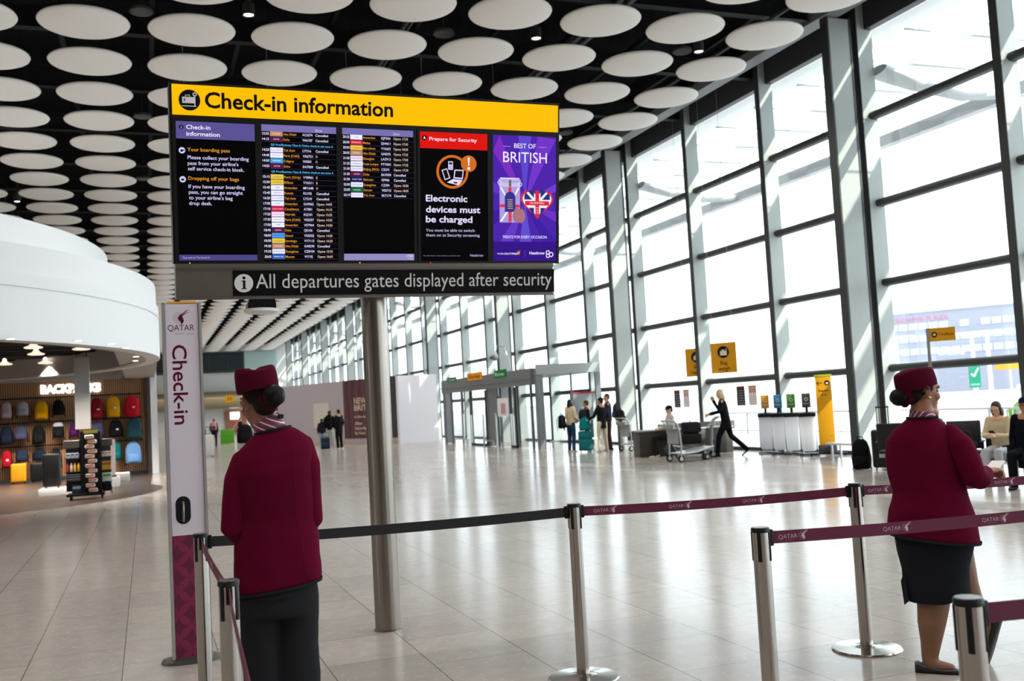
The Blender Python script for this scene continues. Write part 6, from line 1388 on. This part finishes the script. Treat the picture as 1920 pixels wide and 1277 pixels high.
MB().box(-.04, .04, .02, .06, 0, 2.2).build('post', MATS['white_lamp_post'], t); MB().rbox((0, 0, 1.72), (.42, .04, .90), .01, 1).build('panel', mat('sign_green', srgb('1A8E6E'), .6), t)
k = Ink(0); line2(k('E8F4EE'), face_frame((0, -.022, 0), (1, 0, 0), (0, 0, 1)), [(-.12, 1.82), (-.03, 1.70), (.14, 2.02)], .06); rect2(k('8CC8B4'), face_frame((0, -.022, 0), (1, 0, 0), (0, 0, 1)), -.16, 1.36, .16, 1.42); k.build('lettering', t)
t = thing('parking_sign', 'small orange yellow sign on a post outside', 'sign', (30, 28.3, 0), R(-46)); MB().rbox((0, 0, 2.02), (1.0, .05, .26), .01, 1).build('panel', mat('sign_orange', srgb('E8A030'), .6), t); MB().box(-.03, .03, .03, .08, 0, 2.1).build('post', MATS['white_lamp_post'], t)
t = thing('guard_fence', 'grey handrail fence with thin upright bars outside the seats', 'fence', (22, 0, 0))
MB().box(-.03, .03, 12, 36, .74, .79).build('handrail', M_cst, t); MB().box(-.015, .015, 12, 36, .06, .10).build('bottom_rail', M_cst, t)
for y in (13, 15.5, 18, 20.5, 21.55, 23.5, 26, 28.5, 31, 33.5): MB().box(-.05, .05, y - .05, y + .05, -.05, .80).build('post', M_cst, t)
br_ = MB()
for i in range(160): br_.box(-.006, .006, 12.1 + .15 * i - .006, 12.1 + .15 * i + .006, .08, .76)
br_.build('bars', mat('white_rail_bars', (0.7, 0.7, 0.7), .5), t)['kind'] = 'stuff'
hg = MB(); rr = random.Random(4)
for i in range(90): hg.sph((24.6 + rr.uniform(-.5, .5), rr.uniform(17.5, 23.4), rr.uniform(.0, .75)), (rr.uniform(.16, .30),) * 3, nu=8, nv=6)
hg = fuse(hg, .06, 1); hg.v = [(x + .05 * _ns.noise(Vector((x * 9, y * 9, z * 9))), y + .05 * _ns.noise(Vector((x * 9 + 5, y * 9, z * 9))), z + .05 * _ns.noise(Vector((x * 9, y * 9 + 7, z * 9)))) for x, y, z in hg.v]
tag(hg.build('hedge', mat('green_hedge_leaves', srgb('6E9A3A'), .8, noise=.5, nscale=40)), 'clipped green hedge behind the fence outside', 'hedge')  # leaf green mottled with noise
for i, (x, y, c_) in enumerate(((70, 78, 'E4E4E6'), (80, 72, 'DCDCE0'))):
    t = thing('parked_car', ('white parked car far outside behind the skirted attendant', 'white parked car outside beside the green tick sign')[i], 'car', (x, y, 0), R(-44), 'parked cars on the forecourt')
    MB().rings([(0, 0, .28, 2.05, .82), (0, 0, .55, 2.15, .88), (0, 0, .80, 2.05, .86), (0, 0, .88, 1.9, .80)], 32, pw=4).rings([(-.1, 0, .86, 1.45, .78), (-.15, 0, 1.2, 1.05, .68), (-.15, 0, 1.38, .85, .60), (-.15, 0, 1.42, .7, .5)], 32, pw=4).build('body', mat('car_' + c_, c_, .3, coat=.5), t, smooth=50)
    MB().rings([(-.1, 0, .90, 1.38, .80), (-.15, 0, 1.18, 1.08, .70)], 32, pw=4, cap=False).build('window', M_dkgl, t, smooth=50)
    for wx in (-1.3, 1.3):
        for wy in (-.8, .8): MB().cyl((wx, wy - .1, .31), (wx, wy + .1, .31), .31, 20).build('wheel', M_rub, t, smooth=40)
